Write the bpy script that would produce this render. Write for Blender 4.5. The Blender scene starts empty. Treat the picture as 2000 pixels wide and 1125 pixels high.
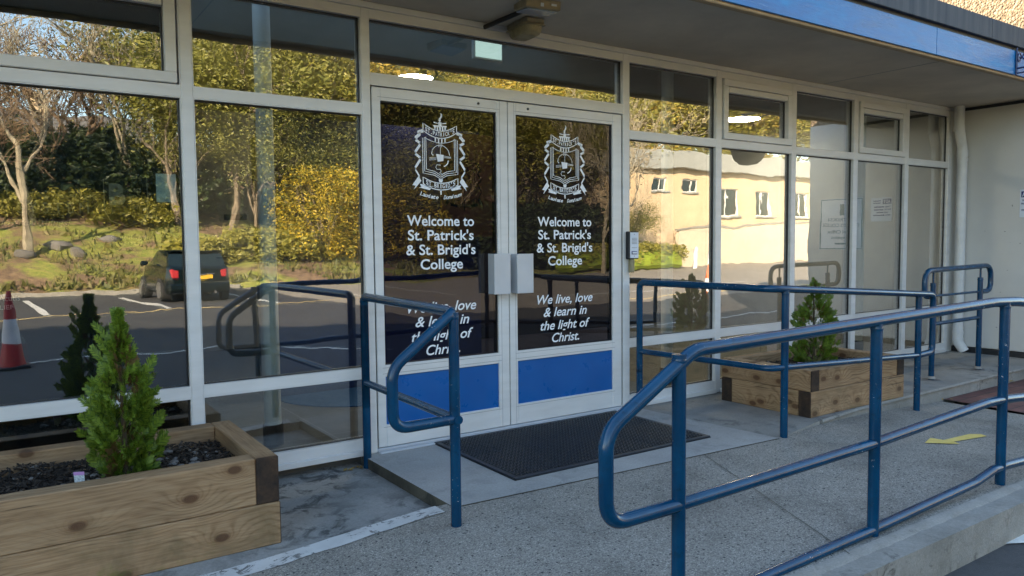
import bpy, math, random
from mathutils import Vector, Matrix
import numpy as np
R = math.radians
scene = bpy.context.scene
COL = scene.collection
PI = math.pi

# ------------------------------------------------------------------ camera, sky, sun, exposure
cam_d = bpy.data.cameras.new("camera")
cam = bpy.data.objects.new("camera", cam_d); COL.objects.link(cam)
cam_d.sensor_width = 36.0
cam_d.lens = 26.67
cam_d.clip_start = 0.05; cam_d.clip_end = 3000
yaw, pitch, roll = 0.599058, -0.061412, -0.010034
fw = Vector((math.sin(yaw) * math.cos(pitch), math.cos(yaw) * math.cos(pitch), math.sin(pitch)))
rt = Vector((math.cos(yaw), -math.sin(yaw), 0)); up = rt.cross(fw)
rt2 = rt * math.cos(roll) + up * math.sin(roll); up2 = -rt * math.sin(roll) + up * math.cos(roll)
m = Matrix((rt2, up2, -fw)).transposed().to_4x4(); m.translation = Vector((0, -4.185, 1.265))
cam.matrix_world = m
scene.camera = cam

SUN = Vector((-0.62, 0.62, 0.393)).normalized()           # towards the sun: low, behind the building, from the left
sun_el = math.asin(SUN.z); sun_az = math.atan2(SUN.x, SUN.y)
w = bpy.data.worlds.new("World"); scene.world = w; w.use_nodes = True
nt = w.node_tree; nt.nodes.clear()
o_ = nt.nodes.new('ShaderNodeOutputWorld'); b_ = nt.nodes.new('ShaderNodeBackground')
s_ = nt.nodes.new('ShaderNodeTexSky'); s_.sky_type = 'NISHITA'; s_.sun_disc = False
s_.sun_elevation = sun_el; s_.sun_rotation = sun_az; s_.air_density = 1.0; s_.dust_density = 0.6
b_.inputs[1].default_value = 0.125
tn = nt.nodes.new('ShaderNodeMix'); tn.data_type = 'RGBA'; tn.blend_type = 'MULTIPLY'; tn.inputs[0].default_value = 1.0; tn.inputs[7].default_value = (1.03, 1.0, .94, 1)
nt.links.new(s_.outputs[0], tn.inputs[6]); nt.links.new(tn.outputs[2], b_.inputs[0]); nt.links.new(b_.outputs[0], o_.inputs[0])
sd = bpy.data.lights.new("sun", 'SUN'); sd.energy = 5.0; sd.angle = R(0.5); sd.color = (1.0, 0.82, 0.58)
so = bpy.data.objects.new("sun", sd); COL.objects.link(so)
so.rotation_euler = (-SUN).to_track_quat('-Z', 'Y').to_euler(); so.location = (-20, 20, 30)
scene.view_settings.view_transform = 'Standard'; scene.view_settings.look = 'None'
scene.view_settings.exposure = 2.5; scene.view_settings.gamma = 1.0
scene.render.engine = 'CYCLES'
cy = scene.cycles
cy.max_bounces = 8; cy.diffuse_bounces = 4; cy.glossy_bounces = 4; cy.transmission_bounces = 4; cy.transparent_max_bounces = 24
cy.use_denoising = True; cy.caustics_reflective = False; cy.caustics_refractive = False
cy.sample_clamp_indirect = 6.0

# ------------------------------------------------------------------ materials
MATS = {}
class NT:
    def __init__(s, name):
        s.m = bpy.data.materials.new(name); s.m.use_nodes = True; s.t = s.m.node_tree; s.t.nodes.clear()
        s.out = s.n('ShaderNodeOutputMaterial'); MATS[name] = s.m
    def n(s, typ, **kw):
        nd = s.t.nodes.new(typ)
        for k, v in kw.items(): setattr(nd, k, v)
        return nd
    def l(s, a, b): s.t.links.new(a, b)
    def coord(s, which='Object', scale=(1, 1, 1)):
        c = s.n('ShaderNodeTexCoord'); mp = s.n('ShaderNodeMapping'); mp.inputs['Scale'].default_value = scale
        s.l(c.outputs[which], mp.inputs[0]); return mp.outputs[0]
    def world(s, scale=(1, 1, 1)):
        c = s.n('ShaderNodeNewGeometry'); mp = s.n('ShaderNodeMapping'); mp.inputs['Scale'].default_value = scale
        s.l(c.outputs['Position'], mp.inputs[0]); return mp.outputs[0]
    def noise(s, co, scale, detail=4, rough=.6, dist=0.0):
        x = s.n('ShaderNodeTexNoise'); x.inputs['Scale'].default_value = scale; x.inputs['Detail'].default_value = detail
        x.inputs['Roughness'].default_value = rough; x.inputs['Distortion'].default_value = dist
        s.l(co, x.inputs['Vector']); return x.outputs['Fac']
    def vor(s, co, scale, out='Distance', feature='F1', rnd=1.0):
        x = s.n('ShaderNodeTexVoronoi', feature=feature); x.inputs['Scale'].default_value = scale
        x.inputs['Randomness'].default_value = rnd
        s.l(co, x.inputs['Vector']); return x.outputs[out]
    def ramp(s, v, stops, interp='LINEAR'):
        x = s.n('ShaderNodeValToRGB'); e = x.color_ramp; e.interpolation = interp
        while len(e.elements) < len(stops): e.elements.new(0.5)
        for el, (p, c) in zip(e.elements, stops):
            el.position = p; el.color = (c, c, c, 1) if not hasattr(c, '__len__') else (*c, 1)
        s.l(v, x.inputs[0]); return x.outputs[0]
    def mix(s, f, a, b, mode='MIX'):
        x = s.n('ShaderNodeMix', data_type='RGBA', blend_type=mode)
        for sock, v in ((x.inputs[0], f), (x.inputs[6], a), (x.inputs[7], b)):
            if hasattr(v, 'is_output'): s.l(v, sock)
            elif hasattr(v, '__len__'): sock.default_value = (*v, 1)
            else: sock.default_value = v
        return x.outputs[2]
    def math(s, op, a, b=0.0, c=0.0):
        x = s.n('ShaderNodeMath', operation=op)
        for sock, v in zip(x.inputs, (a, b, c)):
            if hasattr(v, 'is_output'): s.l(v, sock)
            else: sock.default_value = v
        return x.outputs[0]
    def bump(s, h, strength=.3, dist=.01, nrm=None):
        x = s.n('ShaderNodeBump'); x.inputs['Strength'].default_value = strength; x.inputs['Distance'].default_value = dist
        s.l(h, x.inputs['Height'])
        if nrm is not None: s.l(nrm, x.inputs['Normal'])
        return x.outputs[0]
    def pbr(s, col, rough=.5, metal=0.0, nrm=None, spec=.5, coat=0.0, emit=None, estr=0.0):
        p = s.n('ShaderNodeBsdfPrincipled')
        def st(k, v):
            if v is None: return
            if hasattr(v, 'is_output'): s.l(v, p.inputs[k])
            elif hasattr(v, '__len__'): p.inputs[k].default_value = (*v, 1)
            else: p.inputs[k].default_value = v
        st('Base Color', col); st('Roughness', rough); st('Metallic', metal); st('Specular IOR Level', spec); st('Coat Weight', coat)
        if nrm is not None: s.l(nrm, p.inputs['Normal'])
        if emit is not None: st('Emission Color', emit); p.inputs['Emission Strength'].default_value = estr
        s.l(p.outputs[0], s.out.inputs[0]); return s.m

def simple(name, col, rough=.5, metal=0.0, var=.12, scale=6.0, spec=.5, bump=0.0, bscale=200):
    t = NT(name); co = t.world()
    f = t.noise(co, scale, 5)
    lo = tuple(c * (1 - var) for c in col); hi = tuple(min(1, c * (1 + var)) for c in col)
    c = t.ramp(f, [(.3, lo), (.7, hi)])
    nr = t.bump(t.noise(co, bscale, 3), bump, .003) if bump else None
    return t.pbr(c, rough, metal, nr, spec)

simple('white_frame', (.66, .65, .63), .34, var=.05, scale=3)
simple('gasket_black', (.012, .012, .013), .5)
simple('grey_seam', (.25, .25, .25), .6)
def frame_material():
    t = NT('frame_white'); co = t.world()
    g = t.noise(t.world((1, 1, 5)), 3, 5)
    d = t.ramp(t.noise(co, 55, 3), [(.70, 0.0), (.78, 1.0)])
    d2 = t.math('MULTIPLY', d, t.ramp(t.noise(co, 2.2, 2), [(.5, 0.0), (.75, .7)]))
    c = t.ramp(g, [(.3, (.60, .59, .57)), (.7, (.70, .69, .67))])
    c = t.mix(d2, c, (.33, .31, .27))
    t.pbr(c, .33)
frame_material()
simple('dark_steel', (.03, .03, .03), .35, .6)
simple('steel_plate', (.50, .52, .55), .45, .25, var=.05)
t = NT('blue_panel'); co = t.world(); c = t.ramp(t.noise(co, 3, 3), [(.3, (.002, .088, .31)), (.7, (.003, .106, .36))])
sc_ = t.math('MULTIPLY', t.ramp(t.noise(t.world((3, 1, 26)), 7, 4, .7, 1.2), [(.68, 0.0), (.72, .22)]), t.ramp(t.noise(co, 4, 2), [(.5, 0.0), (.62, 1.0)]))
t.pbr(t.mix(sc_, c, (.10, .16, .26)), t.ramp(t.noise(co, 9, 5), [(.3, .24), (.7, .42)]))
simple('black_rubber', (.008, .011, .016), .5, var=.3, scale=30)
simple('soffit_paint', (.54, .47, .37), .8, var=.16, scale=1.6, bump=.12, bscale=60)
simple('tan_strip', (.42, .30, .17), .7, var=.2, scale=8)
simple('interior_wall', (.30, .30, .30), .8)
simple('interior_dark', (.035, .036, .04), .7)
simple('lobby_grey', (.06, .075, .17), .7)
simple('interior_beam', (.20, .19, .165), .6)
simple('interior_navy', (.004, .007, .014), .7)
simple('interior_white', (.84, .84, .82), .6)
simple('black_base', (.012, .012, .014), .5)
simple('rug_blue', (.01, .075, .22), .85, var=.15, scale=40)
simple('vinyl_white', (.80, .82, .85), .5, var=.03)
simple('lit_ghost_orange', (.75, .30, .10), .6, var=.1)  # light of the crest ghost behind the left door, put into colour
simple('vinyl_ghost', (.34, .30, .22), .6, var=.1)
simple('vinyl_pale', (.62, .64, .60), .6, var=.1)
simple('paper_blue', (.62, .80, .88), .7, var=.18, scale=30)
simple('sign_white', (.62, .66, .72), .45, var=.05)
simple('sign_navy', (.012, .022, .13), .5)
simple('sign_teal', (.004, .10, .14), .5)
simple('pipe_white', (.62, .62, .61), .4, var=.12, scale=5)
simple('tan_plastic', (.29, .24, .15), .5, var=.25, scale=18)
simple('old_plastic', (.27, .23, .13), .5, var=.35, scale=22)
simple('flood_glass', (.30, .36, .46), .12, var=.05)
simple('red_paint', (.34, .015, .02), .5)
simple('cone_white', (.62, .62, .64), .5)
simple('cone_orange', (.75, .13, .02), .5)
simple('hedge_green', (.20, .26, .02), .7, var=.4, scale=3)
simple('bark', (.17, .135, .095), .85, var=.35, scale=4, bump=.5, bscale=25)
simple('bark_pale', (.27, .23, .16), .85, var=.3, scale=4, bump=.5, bscale=25)
simple('twig_red', (.17, .115, .07), .8, var=.3, scale=3)
simple('iron_blue', (.006, .02, .09), .4)
simple('basket_dark', (.012, .014, .02), .7)
simple('cream_render', (.54, .42, .27), .85, var=.10, scale=.7)
simple('fascia_white', (.29, .30, .28), .6, var=.05)
simple('stucco_low', (.52, .45, .34), .85, var=.10, scale=.7)
simple('skirting_black', (.012, .012, .013), .6)
simple('car_paint', (.003, .007, .008), .18, spec=.7)
simple('car_glass', (.008, .016, .018), .06, spec=.8)
simple('tyre', (.018, .018, .018), .8)
simple('alloy', (.35, .35, .36), .3, .8)
simple('car_chrome', (.6, .6, .6), .15, .9)
simple('plate_yellow', (.70, .42, .02), .5)
t = NT('paint_yellow'); co = t.world(); ms = t.ramp(t.noise(co, 60, 5, .75), [(.30, 0.0), (.38, 1.0)])
t.pbr(t.mix(ms, (.22, .21, .19), t.ramp(t.noise(co, 12, 4), [(.3, (.62, .45, .10)), (.7, (.76, .58, .17))])), .75, 0, t.bump(t.noise(co, 120, 4), .4, .004))
simple('line_white', (.62, .61, .56), .7, var=.2, scale=18)
simple('line_yellow', (.66, .50, .22), .7, var=.2, scale=10)
simple('stone_pale', (.14, .13, .12), .85, var=.35, scale=60)
simple('tag_pink', (.50, .26, .52), .5)
simple('tag_pale', (.58, .60, .58), .5, var=.4, scale=160)
simple('stem_brown', (.06, .04, .02), .9)
simple('leaf_litter', (.30, .20, .06), .8, var=.3, scale=40)
simple('roof_slate', (.14, .14, .15), .7)
simple('thuja_dry', (.13, .075, .02), .8, var=.3, scale=30)

def leafmat(name, a, b, trans=.25, rough=.55):
    t = NT(name); g = t.n('ShaderNodeNewGeometry')
    c = t.ramp(g.outputs['Random Per Island'], [(0, a), (1, b)])
    n = t.noise(t.world(), .6, 2)
    c = t.mix(t.ramp(n, [(.35, 0.0), (.65, .55)]), c, tuple(x * .45 for x in a))
    p = t.n('ShaderNodeBsdfPrincipled'); t.l(c, p.inputs['Base Color']); p.inputs['Roughness'].default_value = rough
    tr = t.n('ShaderNodeBsdfTranslucent'); t.l(c, tr.inputs[0])
    mx = t.n('ShaderNodeMixShader'); mx.inputs[0].default_value = trans
    t.l(p.outputs[0], mx.inputs[1]); t.l(tr.outputs[0], mx.inputs[2]); t.l(mx.outputs[0], t.out.inputs[0])
leafmat('leaf_green', (.14, .15, .022), (.34, .32, .07))
leafmat('leaf_spring', (.20, .20, .025), (.42, .37, .07))
leafmat('leaf_yellow', (.28, .21, .02), (.60, .42, .06))
leafmat('leaf_gold', (.09, .12, .015), (.80, .56, .04))
leafmat('leaf_dark', (.018, .038, .012), (.08, .11, .03))
leafmat('leaf_red', (.13, .085, .035), (.22, .17, .06))
leafmat('leaf_thuja', (.07, .14, .010), (.30, .42, .03), .25)
leafmat('leaf_grass', (.09, .11, .02), (.24, .20, .06))

def glass(name, k, tint, seed, wav=1.0):
    t = NT(name)
    co = t.world((1, 1, 1)); mp = t.n('ShaderNodeMapping'); mp.inputs['Location'].default_value = (seed, seed * .37, seed * 1.7)
    mp.inputs['Scale'].default_value = (1.0, 1.0, .8); t.l(co, mp.inputs[0])
    h1 = t.noise(mp.outputs[0], 2.3, 1.5, .45)
    h2 = t.noise(mp.outputs[0], 7.0, 2, .5)
    h = t.math('ADD', h1, t.math('MULTIPLY', h2, .10))
    nr = t.bump(h, 1.0, .0016 * wav)
    fr = t.n('ShaderNodeFresnel'); fr.inputs[0].default_value = 1.5; t.l(nr, fr.inputs['Normal'])
    f = fr.outputs[0]
    fac = t.math('DIVIDE', t.math('MULTIPLY', f, k), t.math('ADD', t.math('MULTIPLY', f, k - 1), 1.0))
    gl = t.n('ShaderNodeBsdfGlossy'); gl.inputs['Roughness'].default_value = 0.0; gl.inputs['Color'].default_value = (1, 1, 1, 1)
    t.l(nr, gl.inputs['Normal'])
    tr = t.n('ShaderNodeBsdfTransparent'); tr.inputs[0].default_value = (*tint, 1)
    mx = t.n('ShaderNodeMixShader'); t.l(fac, mx.inputs[0]); t.l(tr.outputs[0], mx.inputs[1]); t.l(gl.outputs[0], mx.inputs[2])
    t.l(mx.outputs[0], t.out.inputs[0])
    return t.m
glass('glass_outer', 7.5, (.92, .96, .95), 3.1)
glass('glass_inner', 1.8, (.94, .96, .96), 11.7)
glass('glass_door', 1.1, (.24, .26, .42), 6.3)
t = NT('glass_edge'); tr = t.n('ShaderNodeBsdfTransparent'); tr.inputs[0].default_value = (.93, .96, .95, 1); t.l(tr.outputs[0], t.out.inputs[0])

def lamp_mat(name, col, s):
    t = NT(name); e = t.n('ShaderNodeEmission'); e.inputs[0].default_value = (*col, 1); e.inputs[1].default_value = s
    t.l(e.outputs[0], t.out.inputs[0])
lamp_mat('lamp_warm', (1.0, .80, .56), 30.0)
lamp_mat('exit_face', (.62, .80, .76), .22)

def rail_blue():
    t = NT('rail_blue'); co = t.world()
    a = t.noise(co, 7, 4); c = t.ramp(a, [(.3, (.0003, .030, .074)), (.7, (.0006, .052, .118))])
    grime = t.ramp(t.noise(co, 26, 5, .7), [(.55, 0.0), (.75, .75)])
    c = t.mix(grime, c, (.004, .022, .04))
    chip = t.math('MULTIPLY', t.ramp(t.noise(co, 75, 3, .7), [(.66, 0.0), (.68, 1.0)]), t.ramp(t.noise(co, 3, 4), [(.53, 0.0), (.60, 1.0)]))
    rust = t.math('MULTIPLY', t.ramp(t.noise(co, 38, 4, .7), [(.64, 0.0), (.70, 1.0)]), t.ramp(t.noise(co, 2.1, 2), [(.60, 0.0), (.68, 1.0)]))
    c = t.mix(rust, c, (.11, .06, .03)); c = t.mix(chip, c, (.52, .52, .50))
    ro = t.ramp(t.noise(co, 20, 4), [(.3, .14), (.7, .24)])
    nr = t.bump(t.noise(co, 60, 4), .12, .0015)
    t.pbr(c, ro, 0, nr, .42, coat=.0)
rail_blue()

def aggregate():
    t = NT('aggregate_concrete'); co = t.world()
    v = t.vor(co, 190, 'Color'); x = t.n('ShaderNodeSeparateColor'); t.l(v, x.inputs[0])
    c = t.ramp(x.outputs[0], [(0, (.05, .048, .045)), (.14, (.145, .132, .112)), (.5, (.265, .243, .205)), (.86, (.35, .322, .275)), (1, (.52, .48, .42))])
    d = t.vor(co, 190)
    c = t.mix(t.ramp(d, [(.35, 0.0), (.6, .6)]), c, (.24, .22, .188))
    big = t.ramp(t.noise(co, 1.5, 7, .7), [(.32, .62), (.5, 1.0), (.7, 1.16)])
    c = t.mix(1.0, c, big, 'MULTIPLY')
    speck = t.ramp(t.vor(co, 46, 'Color'), [(.02, 1.0), (.06, 0.0)])
    sx = t.n('ShaderNodeSeparateColor'); t.l(t.vor(co, 60, 'Color'), sx.inputs[0])
    dk = t.math('MULTIPLY', t.ramp(sx.outputs[1], [(.10, 1.0), (.12, 0.0)]), t.ramp(t.vor(co, 60), [(.25, 1.0), (.38, 0.0)]))
    c = t.mix(dk, c, (.02, .022, .026))
    h = t.math('ADD', t.math('MULTIPLY', d, -.6), t.noise(co, 90, 3))
    t.pbr(c, .85, 0, t.bump(h, .7, .006))
aggregate()

def concrete(name, a, b, patch=None, scale=2.0, pl=(.5, .62), bump=.25):
    t = NT(name); co = t.world()
    n = t.noise(co, scale, 7, .65); c = t.ramp(n, [(.3, a), (.7, b)])
    f = t.noise(co, 90, 4, .7); c = t.mix(1.0, c, t.ramp(f, [(.3, .82), (.7, 1.14)]), 'MULTIPLY')
    if patch:
        p = t.math('MULTIPLY', t.ramp(t.noise(co, 7, 8, .72, .6), [(pl[0], 0.0), (pl[1], 1.0)]), t.ramp(t.noise(co, 1.1, 3), [(.40, .15), (.6, 1.0)]))
        c = t.mix(p, c, patch)
    t.pbr(c, .85, 0, t.bump(t.noise(co, 120, 5, .7), bump, .004))
concrete('slab_concrete', (.28, .275, .26), (.38, .37, .345), (.24, .235, .22))
concrete('stained_concrete', (.20, .195, .18), (.33, .32, .295), (.07, .07, .066), 2.4, (.50, .60))
concrete('platform_concrete', (.18, .172, .157), (.29, .28, .255), (.075, .073, .068), 1.6, (.50, .64))
concrete('kerb_concrete', (.20, .187, .16), (.35, .33, .295), (.06, .055, .045), 3.5, (.55, .66), .8)
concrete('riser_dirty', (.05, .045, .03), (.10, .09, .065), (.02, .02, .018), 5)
concrete('asphalt', (.040, .040, .042), (.062, .061, .059), (.030, .030, .031), .6, (.5, .7), .5)
concrete('road_pale', (.24, .21, .17), (.32, .28, .225), None, .6)
def worn_paint():
    t = NT('white_edge_paint'); co = t.world()
    ms = t.ramp(t.noise(co, 14, 8, .75, .8), [(.42, 0.0), (.46, 1.0)])
    c = t.mix(ms, (.16, .155, .145), t.ramp(t.noise(co, 5, 4), [(.3, (.46, .45, .43)), (.7, (.62, .61, .58))]))
    t.pbr(c, .8, 0, t.bump(t.noise(co, 70, 4), .3, .003))
worn_paint()

def brick_paving():
    t = NT('brick_paving'); co = t.world()
    b = t.n('ShaderNodeTexBrick'); t.l(co, b.inputs[0]); b.inputs['Scale'].default_value = 1.0
    b.inputs['Color1'].default_value = (.13, .05, .04, 1); b.inputs['Color2'].default_value = (.18, .075, .06, 1); b.inputs['Mortar'].default_value = (.05, .04, .035, 1)
    b.inputs['Brick Width'].default_value = .2; b.inputs['Row Height'].default_value = .1; b.inputs['Mortar Size'].default_value = .005
    c = t.mix(1.0, b.outputs[0], t.ramp(t.noise(co, 4, 5), [(.3, .6), (.7, 1.2)]), 'MULTIPLY')
    t.pbr(c, .8, 0, t.bump(b.outputs['Fac'], .5, -.004))
brick_paving()

def wood(name, lo, mid, hi):
    t = NT(name); co = t.coord('Object')
    sp = t.n('ShaderNodeSeparateXYZ'); t.l(co, sp.inputs[0])
    rnd = t.n('ShaderNodeObjectInfo').outputs['Random']
    off = t.n('ShaderNodeCombineXYZ'); t.l(t.math('MULTIPLY', rnd, 37.0), off.inputs[0]); t.l(t.math('MULTIPLY', rnd, 11.0), off.inputs[2])
    ad = t.n('ShaderNodeVectorMath', operation='ADD'); t.l(co, ad.inputs[0]); t.l(off.outputs[0], ad.inputs[1])
    mp = t.n('ShaderNodeMapping'); mp.inputs['Scale'].default_value = (3.2, .8, 5.5); t.l(ad.outputs[0], mp.inputs[0])
    s3 = t.n('ShaderNodeSeparateXYZ'); t.l(mp.outputs[0], s3.inputs[0]); c3 = t.n('ShaderNodeCombineXYZ')
    t.l(s3.outputs[0], c3.inputs[0]); t.l(t.math('ADD', s3.outputs[2], s3.outputs[1]), c3.inputs[1])
    vx = t.n('ShaderNodeTexVoronoi', voronoi_dimensions='2D'); vx.inputs['Scale'].default_value = 1.0; t.l(c3.outputs[0], vx.inputs['Vector']); kd = vx.outputs['Distance']                                                       # distance to the nearest knot
    mp2 = t.n('ShaderNodeMapping'); mp2.inputs['Scale'].default_value = (.55, 3.0, 3.0); t.l(ad.outputs[0], mp2.inputs[0])
    wv = t.noise(mp2.outputs[0], 1.6, 3, .5)
    kn = t.math('DIVIDE', .052, t.math('ADD', kd, .16))
    d = t.math('ADD', t.math('ADD', sp.outputs[2], t.math('MULTIPLY', sp.outputs[1], .35)), t.math('ADD', t.math('MULTIPLY', wv, .17), kn))
    ring = t.math('SINE', t.math('MULTIPLY', d, 230.0))
    ring = t.ramp(t.math('MULTIPLY_ADD', ring, .5, .5), [(.0, 0.0), (.34, .8), (.8, 1.0)])
    mp3 = t.n('ShaderNodeMapping'); mp3.inputs['Scale'].default_value = (3, 70, 70); t.l(ad.outputs[0], mp3.inputs[0])
    fib = t.noise(mp3.outputs[0], 1.5, 4, .6)
    c = t.ramp(t.math('ADD', t.math('MULTIPLY', t.math('MULTIPLY_ADD', t.math('SUBTRACT', ring, .5), t.ramp(t.noise(mp2.outputs[0], 1.1, 2), [(.38, .12), (.62, 1.0)]), .5), .26), t.math('MULTIPLY', fib, .74)), [(.22, lo), (.48, mid), (.72, hi)])
    tone = t.noise(ad.outputs[0], 2.5, 3); c = t.mix(1.0, c, t.ramp(tone, [(.3, (.74, .72, .70)), (.7, (1.12, 1.08, 1.05))]), 'MULTIPLY')
    c = t.mix(t.ramp(kd, [(.075, 1.0), (.115, 0.0)]), c, (.06, .024, .009))
    c = t.mix(t.math('MULTIPLY', t.ramp(kd, [(.10, .9), (.24, 0.0)]), t.noise(co, 40, 3)), c, (.13, .06, .02))
    gz = t.n('ShaderNodeNewGeometry'); sz = t.n('ShaderNodeSeparateXYZ'); t.l(gz.outputs['Position'], sz.inputs[0])
    alg = t.math('MULTIPLY', t.ramp(sz.outputs[2], [(0.0, 1.0), (.03, 0.0)]), t.ramp(t.noise(ad.outputs[0], 11, 5), [(.56, 0.0), (.70, .55)]))
    c = t.mix(alg, c, (.14, .15, .02))
    mp4 = t.n('ShaderNodeMapping'); mp4.inputs['Scale'].default_value = (1.1, 20, 34); t.l(ad.outputs[0], mp4.inputs[0])
    crk = t.ramp(t.noise(mp4.outputs[0], 1.0, 3, .55), [(.665, 0.0), (.69, .85)])
    c = t.mix(crk, c, (.06, .032, .015))
    stn = t.math('MULTIPLY', t.ramp(t.noise(ad.outputs[0], 3.5, 5, .65, .5), [(.50, 0.0), (.68, .65)]), t.ramp(sz.outputs[2], [(.06, 1.0), (.22, .25)]))
    c = t.mix(stn, c, (.12, .082, .035))
    t.pbr(c, .72, 0, t.bump(t.math('ADD', t.math('MULTIPLY', fib, .7), t.math('MULTIPLY', ring, .3)), .30, .003))
wood('sleeper_wood', (.115, .060, .026), (.275, .170, .085), (.39, .268, .150))
t = NT('end_grain'); co = t.coord('Object'); n = t.noise(co, 14, 6, .7)
c = t.ramp(n, [(.35, (.010, .006, .004)), (.62, (.05, .026, .012)), (.8, (.15, .09, .045))]); t.pbr(c, .85, 0, t.bump(n, .3, .004))
t = NT('mulch'); co = t.world(); v = t.vor(co, 60, 'Color'); x = t.n('ShaderNodeSeparateColor'); t.l(v, x.inputs[0])
t.pbr(t.ramp(x.outputs[0], [(0, (.010, .007, .005)), (.8, (.032, .022, .015)), (1, (.075, .055, .04))]), .95, 0, t.bump(t.noise(co, 80, 5, .7), 1.0, .01))
t = NT('mulch_chip'); g = t.n('ShaderNodeNewGeometry')
t.pbr(t.ramp(g.outputs['Random Per Island'], [(0, (.010, .007, .005)), (.72, (.032, .022, .014)), (.9, (.06, .04, .026)), (1, (.15, .11, .075))]), .9)

def fascia_blue():
    t = NT('fascia_blue'); co = t.world((1, 1, 2.2))
    n = t.noise(t.world((.5, 1, 2.5)), 3.2, 7, .65, .8); c = t.ramp(n, [(.28, (.002, .065, .22)), (.5, (.004, .13, .37)), (.72, (.02, .23, .50))])
    crk = t.ramp(t.noise(t.world((.7, 1, 9)), 5, 6, .7, .8), [(.62, 0.0), (.68, .6)])
    c = t.mix(crk, c, (.16, .27, .42))
    t.pbr(c, t.ramp(n, [(.3, .22), (.7, .5)]), 0, t.bump(t.noise(t.world((.6, 1, 7)), 6, 5, .7, .8), .5, .005), .4)
fascia_blue()
def cap_grey():
    t = NT('cap_grey'); co = t.world((9, 9, .6))
    n = t.noise(co, 1.6, 5, .65); c = t.ramp(n, [(.3, (.035, .045, .06)), (.7, (.085, .09, .10))])
    c = t.mix(t.ramp(t.noise(t.world(), 26, 3), [(.72, 0.0), (.76, 1.0)]), c, (.02, .02, .02))
    t.pbr(c, .65, 0, t.bump(t.noise(t.world(), 14, 4), .12, .004), .25)
cap_grey()
def render_wall():
    t = NT('smooth_render'); co = t.world()
    n = t.noise(co, 1.3, 6, .6); c = t.ramp(n, [(.3, (.52, .50, .47)), (.7, (.60, .58, .54))])
    c = t.mix(t.ramp(t.noise(co, 18, 2, .5), [(.76, 0.0), (.79, .8)]), c, (.12, .11, .10))
    t.pbr(c, .8, 0, t.bump(t.noise(co, 30, 5, .7), .25, .004))
render_wall()
def pebble():
    t = NT('pebbledash'); co = t.world(); v = t.vor(co, 42)
    x = t.n('ShaderNodeSeparateColor'); t.l(t.vor(co, 42, 'Color'), x.inputs[0])
    c = t.ramp(x.outputs[0], [(0, (.11, .078, .045)), (.5, (.165, .122, .078)), (1, (.25, .20, .14))])
    t.pbr(c, .9, 0, t.bump(v, 1.0, -.02))
pebble()
t = NT('floor_tiles'); co = t.world(); b = t.n('ShaderNodeTexBrick'); t.l(co, b.inputs[0]); b.offset = 0.0
b.inputs['Scale'].default_value = 1.0; b.inputs['Brick Width'].default_value = .6; b.inputs['Row Height'].default_value = .6; b.inputs['Mortar Size'].default_value = .004
b.inputs['Color1'].default_value = (.13, .13, .13, 1); b.inputs['Color2'].default_value = (.16, .16, .155, 1); b.inputs['Mortar'].default_value = (.3, .3, .29, 1)
t.pbr(t.mix(1.0, b.outputs[0], t.ramp(t.noise(co, 5, 4), [(.3, .8), (.7, 1.15)]), 'MULTIPLY'), .4)
def bank_mat():
    t = NT('bank_soil_grass'); co = t.world(); n = t.noise(co, .45, 7, .68); n2 = t.noise(co, 3.5, 6, .7)
    g = t.ramp(n2, [(.3, (.16, .21, .025)), (.55, (.30, .30, .06)), (.75, (.40, .33, .12))])
    e = t.ramp(n2, [(.3, (.11, .07, .04)), (.7, (.32, .21, .12))])
    t.pbr(t.mix(t.ramp(n, [(.46, 0.0), (.54, 1.0)]), g, e), .95, 0, t.bump(n2, 1.0, .15))
bank_mat()
simple('far_ground', (.10, .12, .04), .95, var=.4, scale=.2)
simple('far_grass', (.10, .11, .025), .95, var=.4, scale=.4)

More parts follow.
